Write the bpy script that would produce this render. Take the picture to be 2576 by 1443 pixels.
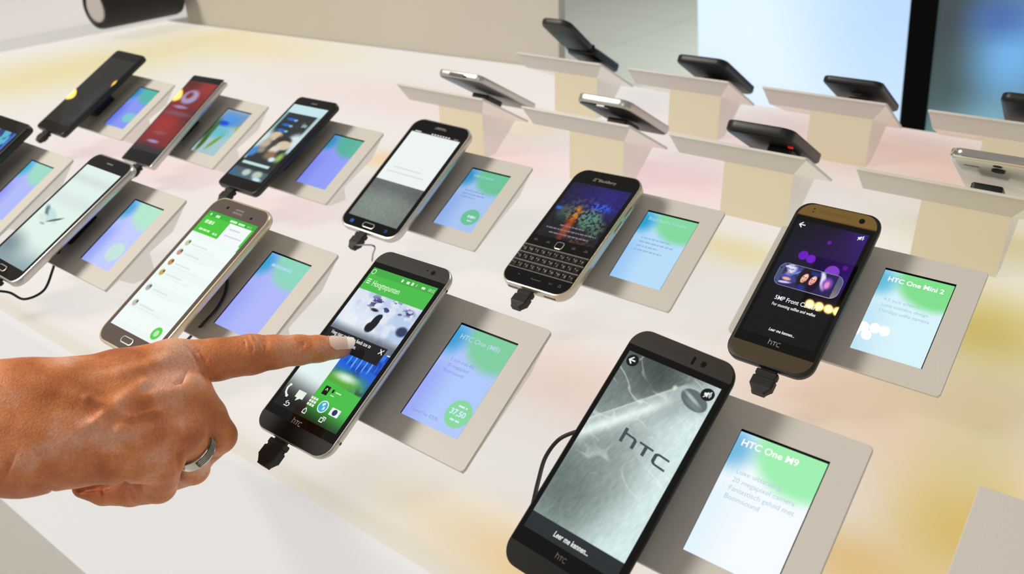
import bpy, bmesh, math, random
import numpy as np
from mathutils import Vector, Matrix, Euler, Quaternion
import openvdb

for o in list(bpy.data.objects): bpy.data.objects.remove(o)
sc = bpy.context.scene
COL = sc.collection
MM = 0.001
ZT = 60.0            # table top lies 60 mm under the tray centres; world z = (z + ZT) mm

# ---------------------------------------------------------------- camera
CR = np.array([[0.792131, 0.609544, -0.031383], [-0.264496, 0.389154, 0.882384], [0.550065, -0.690663, 0.469483]])
CC = np.array([350.92, -333.64, 307.94])
F = 2113.02
cam_d = bpy.data.cameras.new('camera')
cam_d.sensor_width = 36.0
cam_d.lens = F / 2576 * 36.0
cam_d.clip_start = 0.01; cam_d.clip_end = 60
cam_d.dof.use_dof = True
cam_d.dof.focus_distance = 0.56
cam_d.dof.aperture_fstop = 10.0
cam = bpy.data.objects.new('camera', cam_d); COL.objects.link(cam)
m = Matrix([[*CR[:, 0], CC[0] * MM], [*CR[:, 1], CC[1] * MM], [*CR[:, 2], (CC[2] + ZT) * MM], [0, 0, 0, 1]])
cam.matrix_world = m
sc.camera = cam
cam_d.dof.aperture_blades = 0

# ---------------------------------------------------------------- world, lights, exposure
w = bpy.data.worlds.new('shop'); sc.world = w; w.use_nodes = True
bg = w.node_tree.nodes['Background']
bg.inputs[0].default_value = (1.0, 0.96, 0.90, 1); bg.inputs[1].default_value = 0.30
sc.view_settings.view_transform = 'Standard'
sc.view_settings.look = 'None'
sc.view_settings.exposure = 0.0
sc.view_settings.gamma = 1.0
try: sc.view_settings.use_curve_mapping = False
except Exception: pass
sc.cycles.use_denoising = True
sc.cycles.max_bounces = 6
sc.cycles.caustics_reflective = False
sc.cycles.caustics_refractive = False
sc.cycles.sample_clamp_indirect = 4.0

def area(name, loc, target, size, energy, color):
    d = bpy.data.lights.new(name, 'AREA'); d.shape = 'SQUARE'; d.size = size; d.energy = energy; d.color = color
    o = bpy.data.objects.new(name, d); COL.objects.link(o)
    o.location = loc
    o.rotation_euler = (Vector(target) - Vector(loc)).to_track_quat('-Z', 'Y').to_euler()
    return o
area('unseen_light_panel', (-1.62, -1.2, 1.8), (-0.25, 0.2, 0.05), 0.75, 60, (1.0, 0.94, 0.85))
area('unseen_light_panel', (1.0, 5.2, 2.2), (1.0, 5.4, -0.9), 2.4, 260, (0.95, 1.0, 0.97))  # added to brighten the far floor, no fixture seen there
area('unseen_light_panel', (0.9, -1.9, 1.2), (-0.1, 0.0, -0.1), 1.0, 6, (1.0, 0.93, 0.86))  # added weak fill for the hand and pedestals, unseen

# ---------------------------------------------------------------- small helpers
def lin(c):
    c = np.asarray(c, dtype=float) / 255.0
    return np.where(c <= 0.04045, c / 12.92, ((np.maximum(c, 0) + 0.055) / 1.055) ** 2.4)
def rgba(c): return (*[float(x) for x in lin(c)], 1.0)

def new_mat(name):
    mt = bpy.data.materials.new(name); mt.use_nodes = True
    return mt, mt.node_tree, mt.node_tree.nodes['Principled BSDF']
def mat(name, c, rough=0.5, metal=0.0, emis=None, es=0.0, coat=0.0, bump=None, spec=0.5, vary=0.0):
    mt, nt, b = new_mat(name)
    b.inputs['Base Color'].default_value = rgba(c)
    b.inputs['Roughness'].default_value = rough
    b.inputs['Metallic'].default_value = metal
    b.inputs['Specular IOR Level'].default_value = spec
    if coat: b.inputs['Coat Weight'].default_value = coat; b.inputs['Coat Roughness'].default_value = 0.04
    if emis is not None:
        b.inputs['Emission Color'].default_value = rgba(emis); b.inputs['Emission Strength'].default_value = es
    if vary or bump:
        tc = nt.nodes.new('ShaderNodeTexCoord')
        nz = nt.nodes.new('ShaderNodeTexNoise'); nz.inputs['Scale'].default_value = (bump or (600, 0))[0]
        nt.links.new(tc.outputs['Object'], nz.inputs['Vector'])
        if vary:
            mx = nt.nodes.new('ShaderNodeMix'); mx.data_type = 'RGBA'
            mx.inputs[6].default_value = rgba(c); mx.inputs[7].default_value = rgba([max(0, x * (1 - vary)) for x in c])
            nt.links.new(nz.outputs[0], mx.inputs[0]); nt.links.new(mx.outputs[2], b.inputs['Base Color'])
        if bump:
            bp = nt.nodes.new('ShaderNodeBump'); bp.inputs['Strength'].default_value = bump[1]; bp.inputs['Distance'].default_value = 0.0004
            nt.links.new(nz.outputs[0], bp.inputs['Height']); nt.links.new(bp.outputs[0], b.inputs['Normal'])
    return mt
def attr_mat(name, strength=1.0, base=0.01, rough=0.06, spec=0.5, attr='Col', basecol=None):
    mt, nt, b = new_mat(name)
    a = nt.nodes.new('ShaderNodeAttribute'); a.attribute_name = attr
    nt.links.new(a.outputs['Color'], b.inputs['Emission Color'])
    b.inputs['Emission Strength'].default_value = strength
    b.inputs['Base Color'].default_value = (*(basecol or (base, base, base)), 1)
    b.inputs['Roughness'].default_value = rough
    b.inputs['Specular IOR Level'].default_value = spec
    return mt

M = dict(
    tray=mat('satin_cream_plastic', (210, 206, 199), 0.42, spec=0.35, bump=(900, 0.04), vary=0.03),
    pedestal=mat('cream_acrylic', (214, 205, 180), 0.45, spec=0.3),
    flank=mat('lightened_acrylic', (246, 243, 238), 0.5, spec=0.25),  # stand acrylic lightened in colour for table glow on the sides
    recess=mat('dark_recess', (14, 16, 22), 0.4),
    black=mat('black_plastic', (7, 7, 8), 0.42, bump=(1500, 0.1)),
    rubber=mat('black_rubber', (5, 5, 6), 0.6),
    glass=mat('black_glass', (4, 4, 5), 0.012, spec=.4),
    glass_blue=mat('deep_blue_black_glass', (8, 9, 16), 0.012, spec=.4),
    glass_taupe=mat('taupe_glass', (98, 86, 78), 0.12, coat=0.4, vary=0.1, bump=(2500, 0.0)),
    gun_brown=mat('dark_brown_metal', (34, 31, 28), 0.45, 0.2, bump=(3000, 0.12), vary=0.15),
    gun=mat('gunmetal', (52, 46, 42), 0.42, 0.35, bump=(3000, 0.12), vary=0.15),
    gun_dark=mat('dark_gunmetal', (14, 13, 12), 0.5, 0.0, spec=.15),
    goldd=mat('dark_taupe_metal', (88, 76, 60), 0.38, 0.55, bump=(2600, 0.15), vary=0.2),  # same end metal, darker copy without the warm reflection
    gold=mat('gold_reflection_metal', (146, 120, 66), 0.36, 0.55, bump=(2600, 0.15), vary=0.2),  # warm reflection on the end metal, painted as a gold colour
    silver=mat('brushed_silver', (196, 193, 188), 0.28, 0.8),
    chrome=mat('chrome', (225, 222, 215), 0.12, 1.0),
    warmchrome=mat('warm_chrome', (196, 189, 172), 0.25, 0.75),
    champagne=mat('champagne_metal', (222, 207, 178), 0.25, 0.55),
    white=mat('glossy_white_plastic', (225, 224, 214), 0.2, coat=0.3),
    greyback=mat('grey_back_cover', (120, 122, 130), 0.35, 0.3),
    darkback=mat('dark_back_cover', (22, 22, 24), 0.45, bump=(1800, 0.1)),
    key=mat('black_key', (20, 19, 18), 0.3),
    skin_nail=mat('nail', (240, 208, 190), 0.22, coat=0.4),
    nail_tip=mat('nail_tip', (252, 248, 242), 0.25, coat=0.3),
    ringm=mat('polished_silver', (205, 202, 192), 0.16, 1.0),
    ringdark=mat('oxidised_silver', (96, 90, 82), 0.4, 0.8),
    led=mat('red_sensor_glow', (200, 20, 10), 0.4, emis=(230, 36, 18), es=0.6),
    display=attr_mat('lit_display', 1.0, base=.003, rough=.012, spec=.4),
    label=attr_mat('lit_label_screen', 1.0, base=.003, rough=.012, spec=0.4),
)
_tm = {}
def tint(c, e=1.0):
    k = (tuple(c), e)
    if k not in _tm:
        _tm[k] = mat('lit_graphic', (4, 4, 4), 0.1, emis=c, es=e)
    return _tm[k]
_pm = {}
def paint(c):
    k = tuple(c)
    if k not in _pm: _pm[k] = mat('printed_mark', c, 0.4)
    return _pm[k]

def mesh_obj(name, verts, faces, material, parent=None, smooth=False, scale=(1, 1, 1), mats=None, fm=None):
    v = np.asarray(verts, dtype=float) * np.array(scale) * MM
    me = bpy.data.meshes.new(name)
    me.from_pydata([tuple(x) for x in v], [], faces)
    for mm in (mats or [material]): me.materials.append(mm)
    if fm is not None: me.polygons.foreach_set('material_index', fm)
    me.validate(); me.update()
    if smooth:
        me.polygons.foreach_set('use_smooth', [True] * len(me.polygons))
        try: me.set_sharp_from_angle(angle=math.radians(38))
        except Exception: pass
    o = bpy.data.objects.new(name, me); COL.objects.link(o)
    if parent is not None: o.parent = parent
    return o

class B:
    """collects geometry in mm and links it as one mesh"""
    def __init__(s): s.v = []; s.f = []; s.m = []; s.mi = 0
    def add(s, vs, fs, T=None):
        n = len(s.v)
        if T is not None: vs = [tuple(T @ Vector(p)) for p in vs]
        s.v += [tuple(p) for p in vs]; s.f += [tuple(i + n for i in f) for f in fs]; s.m += [s.mi] * len(fs)
        return s
    def box(s, x0, x1, y0, y1, z0, z1, T=None, b=0):
        if b > 0:
            return s.rbox(x0, x1, y0, y1, z0, z1, b, T)
        vs = [(x, y, z) for z in (z0, z1) for y in (y0, y1) for x in (x0, x1)]
        return s.add(vs, [(0, 2, 3, 1), (4, 5, 7, 6), (0, 1, 5, 4), (2, 6, 7, 3), (0, 4, 6, 2), (1, 3, 7, 5)], T)
    def rbox(s, x0, x1, y0, y1, z0, z1, r, T=None):
        w_, h_ = x1 - x0, y1 - y0; c = ((x0 + x1) / 2, (y0 + y1) / 2)
        e = min(r * 0.4, (z1 - z0) / 3)
        return s.loft([(w_ - 2 * e, h_ - 2 * e, max(r - e, .05), z0), (w_, h_, r, z0 + e), (w_, h_, r, z1 - e), (w_ - 2 * e, h_ - 2 * e, max(r - e, .05), z1)], c, T=T)
    def loft(s, rings, c=(0, 0), n=6, T=None, cap0=True, cap1=True):
        R_ = [rr(w_, h_, r_, n) for (w_, h_, r_, z_) in rings]
        k = len(R_[0]); vs = []; fs = []
        for ring, (w_, h_, r_, z_) in zip(R_, rings):
            vs += [(x + c[0], y + c[1], z_) for x, y in ring]
        for j in range(len(rings) - 1):
            for i in range(k):
                a = j * k + i; b_ = j * k + (i + 1) % k
                fs.append((a, b_, b_ + k, a + k))
        up = rings[-1][3] > rings[0][3]
        if not up: fs = [tuple(reversed(f)) for f in fs]
        lo = tuple(range(k)); hi = tuple(range((len(rings) - 1) * k, len(rings) * k))
        if cap0: fs.append(tuple(reversed(lo)) if up else lo)
        if cap1: fs.append(hi if up else tuple(reversed(hi)))
        return s.add(vs, fs, T)
    def tube(s, pts, r, n=10, cap=True):
        pts = [Vector(p) for p in pts]; rs = r if isinstance(r, (list, tuple)) else [r] * len(pts)
        vs = []; fs = []; up = None
        for i, p in enumerate(pts):
            t = (pts[min(i + 1, len(pts) - 1)] - pts[max(i - 1, 0)]).normalized()
            if up is None: up = t.orthogonal().normalized()
            up = (up - t * up.dot(t)).normalized(); sd = t.cross(up)
            for k in range(n):
                a = 2 * math.pi * k / n; vs.append(tuple(p + (up * math.cos(a) + sd * math.sin(a)) * rs[i]))
        for j in range(len(pts) - 1):
            for k in range(n):
                a = j * n + k; b_ = j * n + (k + 1) % n; fs.append((a, b_, b_ + n, a + n))
        if cap: fs.append(tuple(reversed(range(n)))); fs.append(tuple(range((len(pts) - 1) * n, len(pts) * n)))
        return s.add(vs, fs)
    def disc(s, x, y, z, rx, ry=None, n=28, T=None):
        ry = ry or rx
        return s.add([(x + rx * math.cos(2 * math.pi * i / n), y + ry * math.sin(2 * math.pi * i / n), z) for i in range(n)], [tuple(range(n))], T)
    def stroke(s, pts, wd, z, joint=True):
        for a, b_ in zip(pts[:-1], pts[1:]):
            dx, dy = b_[0] - a[0], b_[1] - a[1]; L = math.hypot(dx, dy) or 1; nx, ny = -dy / L * wd / 2, dx / L * wd / 2
            s.add([(a[0] - nx, a[1] - ny, z), (b_[0] - nx, b_[1] - ny, z), (b_[0] + nx, b_[1] + ny, z), (a[0] + nx, a[1] + ny, z)], [(0, 1, 2, 3)])
            z += 0.0006
        if joint:
            for p in pts[1:-1]: s.disc(p[0], p[1], z, wd / 2, n=10)
        return s
    def build(s, name, material, parent=None, smooth=False, scale=(1, 1, 1), mats=None):
        return mesh_obj(name, s.v, s.f, material, parent, smooth, scale, mats, s.m if mats else None)

def rr(w_, h_, r_, n=6):
    r_ = max(0.01, min(r_, w_ / 2 - .001, h_ / 2 - .001)); out = []
    for cx, cy, a0 in ((w_ / 2 - r_, h_ / 2 - r_, 0), (-w_ / 2 + r_, h_ / 2 - r_, 90), (-w_ / 2 + r_, -h_ / 2 + r_, 180), (w_ / 2 - r_, -h_ / 2 + r_, 270)):
        for i in range(n + 1):
            a = math.radians(a0 + 90 * i / n); out.append((cx + r_ * math.cos(a), cy + r_ * math.sin(a)))
    return out

def empty(name, label, cat, mtx=None, group=None):
    o = bpy.data.objects.new(name, None); COL.objects.link(o); o.empty_display_size = 0.02
    o['label'] = label; o['category'] = cat
    if group: o['group'] = group
    if mtx is not None: o.matrix_world = mtx
    return o
def tag(o, label, cat, group=None):
    o['label'] = label; o['category'] = cat
    if group: o['group'] = group
    return o
def struct(o): o['kind'] = 'structure'; return o

def text_mesh(body, size, shear=0.0, bold=0.0, align='LEFT', space=1.0):
    cu = bpy.data.curves.new('t', 'FONT'); cu.body = body; cu.size = size; cu.shear = shear; cu.offset = bold; cu.align_x = align
    cu.space_character = space; cu.resolution_u = 3
    o = bpy.data.objects.new('t', cu); COL.objects.link(o)
    bpy.context.view_layer.update()
    me = bpy.data.meshes.new_from_object(o.evaluated_get(bpy.context.evaluated_depsgraph_get()))
    v = [tuple(x.co) for x in me.vertices]; f = [tuple(p.vertices) for p in me.polygons]
    bpy.data.objects.remove(o); bpy.data.curves.remove(cu); bpy.data.meshes.remove(me)
    return v, f
def add_text(b, body, x, y, z, size, shear=0.0, bold=0.0, rot=0.0, align='LEFT', space=1.0, sx=1.0):
    v, f = text_mesh(body, size, shear, bold, align, space)
    c, s_ = math.cos(rot), math.sin(rot)
    b.add([(x + (p[0] * c * sx - p[1] * s_), y + (p[0] * s_ * sx + p[1] * c), z) for p in v], f)

def htc(b, x, y, z, s, wd):
    """wordmark h T C, s = height of the h, origin at the left foot"""
    def arc(cx, cy, r, a0, a1, n=6): return [(cx + r * math.cos(math.radians(a0 + (a1 - a0) * i / n)), cy + r * math.sin(math.radians(a0 + (a1 - a0) * i / n))) for i in range(n + 1)]
    P = lambda L: [(x + p[0] * s, y + p[1] * s) for p in L]
    b.stroke(P([(0.0, 0), (0.0, 1.0)]), wd, z)
    b.stroke(P([(0.0, .66)] + [(.36, .66)] + arc(.40, .52, .14, 90, 0) + [(.54, 0)]), wd, z + .01)
    b.stroke(P([(.72, .68), (1.36, .68)]), wd, z)
    b.stroke(P([(1.04, .66), (1.04, 0)]), wd, z + .01)
    b.stroke(P([(2.1, .68), (1.7, .68)] + arc(1.68, .52, .16, 90, 180) + [(1.52, .16)] + arc(1.68, .16, .16, 180, 270) + [(2.1, 0)]), wd, z)

# numpy picture painting on display grids: U 0..1 left to right, V 0..1 top to bottom
def sm(a, b, x):
    t = np.clip((x - a) / (b - a + 1e-9), 0, 1); return t * t * (3 - 2 * t)
def mx(img, c, k):
    c = np.asarray(c, dtype=float)
    if c.ndim == 1: c = c[None, :]
    return img * (1 - k[:, None]) + c * k[:, None]
def ell(U, V, cx, cy, rx, ry, s=.06, a=0):
    ca, sa = math.cos(a), math.sin(a); x = (U - cx); y = (V - cy); x, y = x * ca + y * sa, -x * sa + y * ca
    d = np.sqrt((x / rx) ** 2 + (y / ry) ** 2); return 1 - sm(1 - s, 1 + s, d)
def rct(U, V, u0, u1, v0, v1, s=.004):
    return sm(u0 - s, u0 + s, U) * (1 - sm(u1 - s, u1 + s, U)) * sm(v0 - s, v0 + s, V) * (1 - sm(v1 - s, v1 + s, V))
def vn(x, y, seed=0):
    xi = np.floor(x).astype(int); yi = np.floor(y).astype(int); fx = x - xi; fy = y - yi
    fx = fx * fx * (3 - 2 * fx); fy = fy * fy * (3 - 2 * fy)
    def h(a, b):
        n = (a * 374761393 + b * 668265263 + seed * 1442695041) & 0x7fffffff
        n = ((n ^ (n >> 13)) * 1274126177) & 0x7fffffff
        return ((n ^ (n >> 16)) & 0xffff) / 65535.0
    return (h(xi, yi) * (1 - fx) + h(xi + 1, yi) * fx) * (1 - fy) + (h(xi, yi + 1) * (1 - fx) + h(xi + 1, yi + 1) * fx) * fy
def fb(x, y, seed=0, o=4):
    s_ = 0; a = .5
    for i in range(o): s_ = s_ + a * vn(x * 2 ** i, y * 2 ** i, seed + i); a *= .5
    return s_
def flat(U, c): return np.tile(np.asarray(c, dtype=float), (len(U), 1))

def canvas(name, w_, h_, nx, fn, parent, material, z=0.0, c=(0, 0), scale=(1, 1, 1)):
    ny = max(2, int(nx * h_ / w_))
    us = np.linspace(0, 1, nx + 1); vs = np.linspace(0, 1, ny + 1)
    U, V = np.meshgrid(us, vs); U = U.ravel(); V = V.ravel()
    co = np.stack([(U - .5) * w_ + c[0], (.5 - V) * h_ + c[1], np.full_like(U, z)], 1) * np.array(scale) * MM
    i = np.arange(ny)[:, None] * (nx + 1) + np.arange(nx)[None, :]
    i = i.ravel(); fs = np.stack([i, i + nx + 1, i + nx + 2, i + 1], 1)
    me = bpy.data.meshes.new(name)
    me.vertices.add(len(co)); me.vertices.foreach_set('co', co.ravel())
    me.loops.add(fs.size); me.loops.foreach_set('vertex_index', fs.ravel())
    me.polygons.add(len(fs)); me.polygons.foreach_set('loop_start', np.arange(0, fs.size, 4)); me.polygons.foreach_set('loop_total', np.full(len(fs), 4))
    me.update(calc_edges=True)
    img = lin(np.clip(fn(U, V), 0, 255))
    a = me.color_attributes.new('Col', 'FLOAT_COLOR', 'POINT')
    a.data.foreach_set('color', np.concatenate([img, np.ones((len(img), 1))], 1).astype(np.float32).ravel())
    me.materials.append(material)
    o = bpy.data.objects.new(name, me); COL.objects.link(o)
    if parent is not None: o.parent = parent
    return o

def ray(px, py, z=None, y=None, d=None):
    """point of the place seen at a photo pixel, on a plane z= / y= (mm, tray-centre datum) or at distance d"""
    v = CR.T @ np.array([(px - 1288) / F, -(py - 721.5) / F, -1.0])
    s = d if d is not None else ((z - CC[2]) / v[2] if z is not None else (y - CC[1]) / v[1])
    p = CC + v * s
    return (p[0], p[1], p[2] + ZT)

# ================================================================ setting
# luminous table
LZ = -ZT
def table_colors(x, y):
    """colour of the backlight under the opal top, position in mm"""
    img = np.tile(np.array([236., 231., 226.]), (len(x), 1))
    def blob(px, py, c, rx, ry, k):
        p = ray(px, py, z=LZ); g = np.exp(-((x - p[0]) / rx) ** 2 - ((y - p[1]) / ry) ** 2) * k
        return mx(img, c, g)
    for a in (  # pink washes between the rows
        (1000, 250, (240, 215, 212), 260, 90, .6), (1600, 430, (243, 208, 212), 70, 60, .8), (1270, 400, (243, 210, 205), 90, 60, .8),
        (2150, 360, (224, 192, 182), 130, 110, .85), (1900, 350, (230, 204, 200), 110, 90, .7), (1450, 960, (236, 212, 200), 90, 50, .8), (2060, 980, (238, 208, 192), 75, 60, .9),
        (430, 430, (241, 214, 212), 120, 60, .7), (250, 380, (241, 216, 214), 120, 60, .6), (720, 520, (240, 216, 214), 110, 50, .7),
        (1750, 470, (243, 208, 208), 90, 70, .7), (2450, 430, (222, 186, 168), 150, 110, .85), (2540, 1050, (214, 190, 178), 45, 60, .8),
        (2200, 1080, (226, 200, 176), 80, 70, .8), (560, 330, (242, 222, 208), 150, 60, .5)):
        img = blob(*a[:-1], min(1, a[-1] * 1.25))
    for a in (  # warm yellow lamps of the backlight
        (965, 400, (242, 206, 150), 34, 30, .9), (1880, 640, (226, 212, 150), 60, 30, .8), (1760, 600, (228, 212, 160), 60, 22, .6),
        (2500, 830, (200, 178, 76), 70, 75, 1), (2430, 1300, (222, 172, 50), 36, 60, 1), (2460, 1120, (204, 190, 128), 30, 100, .8),
        (2150, 1420, (226, 184, 110), 50, 30, .9), (1330, 1425, (236, 188, 110), 60, 24, .95), (1160, 1330, (226, 208, 170), 80, 26, .6),
        (2330, 1000, (214, 188, 140), 60, 70, .5), (2540, 620, (200, 186, 120), 90, 60, .7),
        (180, 175, (233, 219, 158), 170, 260, .9), (620, 110, (236, 216, 150), 300, 120, .6), (900, 95, (238, 214, 150), 600, 18, .9),
        (1400, 165, (236, 208, 150), 160, 22, .8), (1320, 320, (236, 214, 170), 60, 60, .5)):
        img = blob(*a)
    # beige band along the front edge
    g = np.exp(-((y + 88) / 9) ** 2) * .55; img = mx(img, (214, 203, 178), g)
    # yellow joint of the end module
    g = np.exp(-((x + 1345) / 60) ** 2) * .5; img = mx(img, (232, 214, 160), g)
    return img

tb = empty('display_table', 'long luminous white display table with a backlit opal top under all the trays', 'table', Matrix.Translation((0, 0, 0)))
X0, X1, Y0, Y1 = -2600, 1500, -94, 884
def tgrid():
    xs_ = np.concatenate([np.arange(X0, -600, 22), np.arange(-600, X1 + 1, 9)]); ys_ = np.arange(0, 1.0001, 1 / 110)
    A, T_ = np.meshgrid(xs_, ys_)
    back = np.interp(A, [-2600, -1560, -520, -420, 1500], [790, 842, 915, 884, 884])
    Yv = Y0 + (back - Y0) * T_
    return xs_, ys_, A.ravel(), Yv.ravel()
xs_, ys_, A_, Y_ = tgrid()
nx_, ny_ = len(xs_), len(ys_)
me = bpy.data.meshes.new('opal_top')
co = np.stack([A_, Y_, np.zeros_like(A_)], 1) * MM
i = (np.arange(ny_ - 1)[:, None] * nx_ + np.arange(nx_ - 1)[None, :]).ravel()
fs = np.stack([i, i + 1, i + nx_ + 1, i + nx_], 1)
me.vertices.add(len(co)); me.vertices.foreach_set('co', co.ravel())
me.loops.add(fs.size); me.loops.foreach_set('vertex_index', fs.ravel())
me.polygons.add(len(fs)); me.polygons.foreach_set('loop_start', np.arange(0, fs.size, 4)); me.polygons.foreach_set('loop_total', np.full(len(fs), 4))
me.update(calc_edges=True)
img = lin(table_colors(A_, Y_))
at = me.color_attributes.new('Col', 'FLOAT_COLOR', 'POINT')
at.data.foreach_set('color', np.concatenate([img, np.ones((len(img), 1))], 1).astype(np.float32).ravel())
TOPM = attr_mat('backlit_opal_acrylic', 0.84, rough=0.6, spec=0.12, basecol=(.14, .137, .132))
me.materials.append(TOPM)
o = bpy.data.objects.new('opal_top', me); COL.objects.link(o); o.parent = tb
APR = mat('opal_apron', (120, 119, 117), 0.6, emis=(236, 234, 232), es=0.74, spec=.1)
b = B()
# rolled front edge and apron
prof = [(-94, 0), (-97, -1.2), (-99, -4), (-100, -8), (-101, -300), (-101, -338)]
vs = [(x, p[0], p[1]) for p in prof for x in (X0, X1)]
b.add(vs, [(2 * k + 2, 2 * k + 3, 2 * k + 1, 2 * k) for k in range(len(prof) - 1)])
b.build('front_apron', APR, tb, smooth=True)
b = B(); b.box(X0, X1, -84, 780, -899.5, -60)
b.build('base', mat('grey_base', (206, 204, 199), .6), tb)

# floor, partition, walls
fl = B(); fl.box(-6000, 7000, -3000, 9000, -905, -900)
FLM = mat('grey_floor', (222, 226, 219), 0.35, vary=0.06, bump=(3, 0.0))
struct(fl.build('floor', FLM))
j = B()
for k in range(9):
    j.box(-6000, 7000, 1200 + k * 900, 1204 + k * 900, -899.9, -899.5)
for k in range(12):
    j.box(-6000 + k * 1100, -5996 + k * 1100, -3000, 9000, -899.9, -899.5)
struct(j.build('trim_1', mat('floor_joint', (170, 174, 168), .7)))
pw = B()
pw.add([(-1562, 846, 0), (-520, 918, 0), (-520, 918, 900), (-1562, 846, 900), (-1562, 866, 0), (-520, 938, 0), (-520, 938, 900), (-1562, 866, 900)],
       [(0, 1, 2, 3), (5, 4, 7, 6), (1, 5, 6, 2), (4, 0, 3, 7), (3, 2, 6, 7), (0, 4, 5, 1)])
tag(pw.build('beige_partition', mat('beige_panel', (196, 189, 177), .7, vary=.05, bump=(2, 0))), 'plain beige partition panel rising from the back edge of the luminous table', 'partition')
rw = B(); rw.box(-6000, 7000, 8990, 9010, -900, 2600)
struct(rw.build('wall_back', mat('far_wall', (210, 214, 208), .8)))
lw = B(); lw.box(-6010, -5990, -3000, 9000, -900, 2600)
struct(lw.build('wall_left', mat('side_wall', (205, 198, 192), .8)))

# raised end block, with the speaker
eb = B(); eb.rbox(-2560, -1640, 60, 1000, 0, 26, 6)
EBM = mat('opal_block', (130, 128, 125), .6, emis=(230, 226, 222), es=0.62)
tag(eb.build('raised_plinth', EBM), 'low white glowing plinth at the far left end of the table, carrying the speaker', 'plinth')
eb2 = B(); eb2.box(-2600, -2000, 1010, 1040, 0, 700)
tag(eb2.build('white_back_panel', mat('white_panel', (226, 217, 208), .7)), 'pale panel standing behind the black speaker at the far left end', 'panel')

# speaker: a black barrel lying on the plinth
Lp = Vector(ray(236, 22, z=LZ + 26 + 45)); Rp_ = Vector(ray(436, -14, z=LZ + 26 + 45))
ax = (Rp_ - Lp); ax.z = 0; L = ax.length; ax.normalize()
sm_ = Matrix(((ax.x, -ax.y, 0, Lp.x * MM), (ax.y, ax.x, 0, Lp.y * MM), (0, 0, 1, (26 + 45.3) * MM), (0, 0, 0, 1)))
sp = empty('portable_speaker', 'black barrel-shaped portable speaker lying on the plinth at the far left', 'speaker', sm_)
b = B()
def turn(b, prof, n=40):
    vs = []; fs = []
    for x, r in prof:
        for k in range(n):
            a = 2 * math.pi * k / n; vs.append((x, r * math.cos(a), r * math.sin(a)))
    for j_ in range(len(prof) - 1):
        for k in range(n):
            a = j_ * n + k; c = j_ * n + (k + 1) % n; fs.append((a, c, c + n, a + n))
    b.add(vs, fs); return b
turn(b, [(6, 0), (6, 30), (3, 34), (0, 38), (2, 43), (10, 45), (L - 10, 45), (L - 2, 43), (L, 38), (L - 3, 34), (L - 6, 30), (L - 6, 0)])
b.build('body', M['rubber'], sp, smooth=True)
b = B(); turn(b, [(5, 0), (3.0, 14), (4.2, 22), (2.0, 29), (4.5, 31)]); b.build('radiator_cone', mat('pale_cone', (190, 182, 180), .35, .3), sp, smooth=True)
b = B(); turn(b, [(L - 4.5, 31), (L - 2, 29), (L - 4.2, 22), (L - 3, 14), (L - 5, 0)]); b.build('radiator_cone', M['greyback'], sp, smooth=True)
b = B(); b.rbox(L * .36, L * .62, -9, 9, 43.5, 46, 3); b.build('badge', M['silver'], sp)

# big wall screens behind the table (y = 1500 plane), black frame between
def screen_thing(name, label, quad, fn, frame_mat, nx, strength, thick=40):
    pts = [Vector(ray(px, py, y=1500)) for px, py in quad]   # TL TR BR BL
    e = empty(name, label, 'screen', Matrix.Identity(4))
    ny = nx; vs = []; fs = []; UU = []; VV = []
    for j_ in range(ny + 1):
        for i_ in range(nx + 1):
            u, v = i_ / nx, j_ / ny
            p = (pts[0] * (1 - u) + pts[1] * u) * (1 - v) + (pts[3] * (1 - u) + pts[2] * u) * v
            vs.append(tuple(p)); UU.append(u); VV.append(v)
    for j_ in range(ny):
        for i_ in range(nx):
            a = j_ * (nx + 1) + i_; fs.append((a, a + nx + 1, a + nx + 2, a + 1))
    o = mesh_obj('lit_panel', vs, fs, attr_mat(name + '_emission', strength, rough=.4), e)
    img = lin(np.clip(fn(np.array(UU), np.array(VV)), 0, 255))
    at = o.data.color_attributes.new('Col', 'FLOAT_COLOR', 'POINT')
    at.data.foreach_set('color', np.concatenate([img, np.ones((len(img), 1))], 1).astype(np.float32).ravel())
    b = B(); c = [tuple(p + Vector((0, 3, 0))) for p in pts] + [tuple(p + Vector((0, thick, 0))) for p in pts]
    b.add(c, [(0, 3, 2, 1), (4, 5, 6, 7), (0, 1, 5, 4), (1, 2, 6, 5), (2, 3, 7, 6), (3, 0, 4, 7)]); b.build('housing', frame_mat, e)
    return e
def f_bright(U, V):
    g = flat(U, (214, 234, 250)); g = mx(g, (226, 240, 250), ell(U, V, .42, .78, .5, .32, 1.0))
    g = mx(g, (176, 208, 246), ell(U, V, .95, .45, .35, .4, 1.0) * .9); g = mx(g, (196, 214, 248), ell(U, V, .05, .95, .3, .2, 1.0) * .6); return g
def f_dark(U, V):
    g = flat(U, (86, 112, 112)); g = mx(g, (56, 68, 72), ell(U, V, .05, .56, .14, .16, 1.0)); g = mx(g, (64, 84, 84), ell(U, V, .10, .72, .10, .10, 1.0) * .8)
    g = mx(g, (112, 178, 236), ell(U, V, .27, .64, .12, .13, 1.0)); g = mx(g, (60, 96, 170), ell(U, V, .22, .545, .10, .05, 1.0) * .8); g = mx(g, (140, 196, 220), ell(U, V, .22, .86, .16, .07, 1.0) * .8); return g
screen_thing('video_wall', 'large pale blue lit video wall standing behind the table', [(1748, -560), (2344, -560), (2252, 420), (1760, 420)], f_bright, M['black'], 30, 1.08)
screen_thing('dim_video_wall', 'dim teal and blue lit screen right of the black post', [(2424, -560), (3300, -560), (3150, 460), (2312, 460)], f_dark, M['black'], 30, 1.0)
b = B(); p = [Vector(ray(px, py, y=1490)) for px, py in ((2344, -560), (2420, -560), (2313, 430), (2255, 430))]
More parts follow.
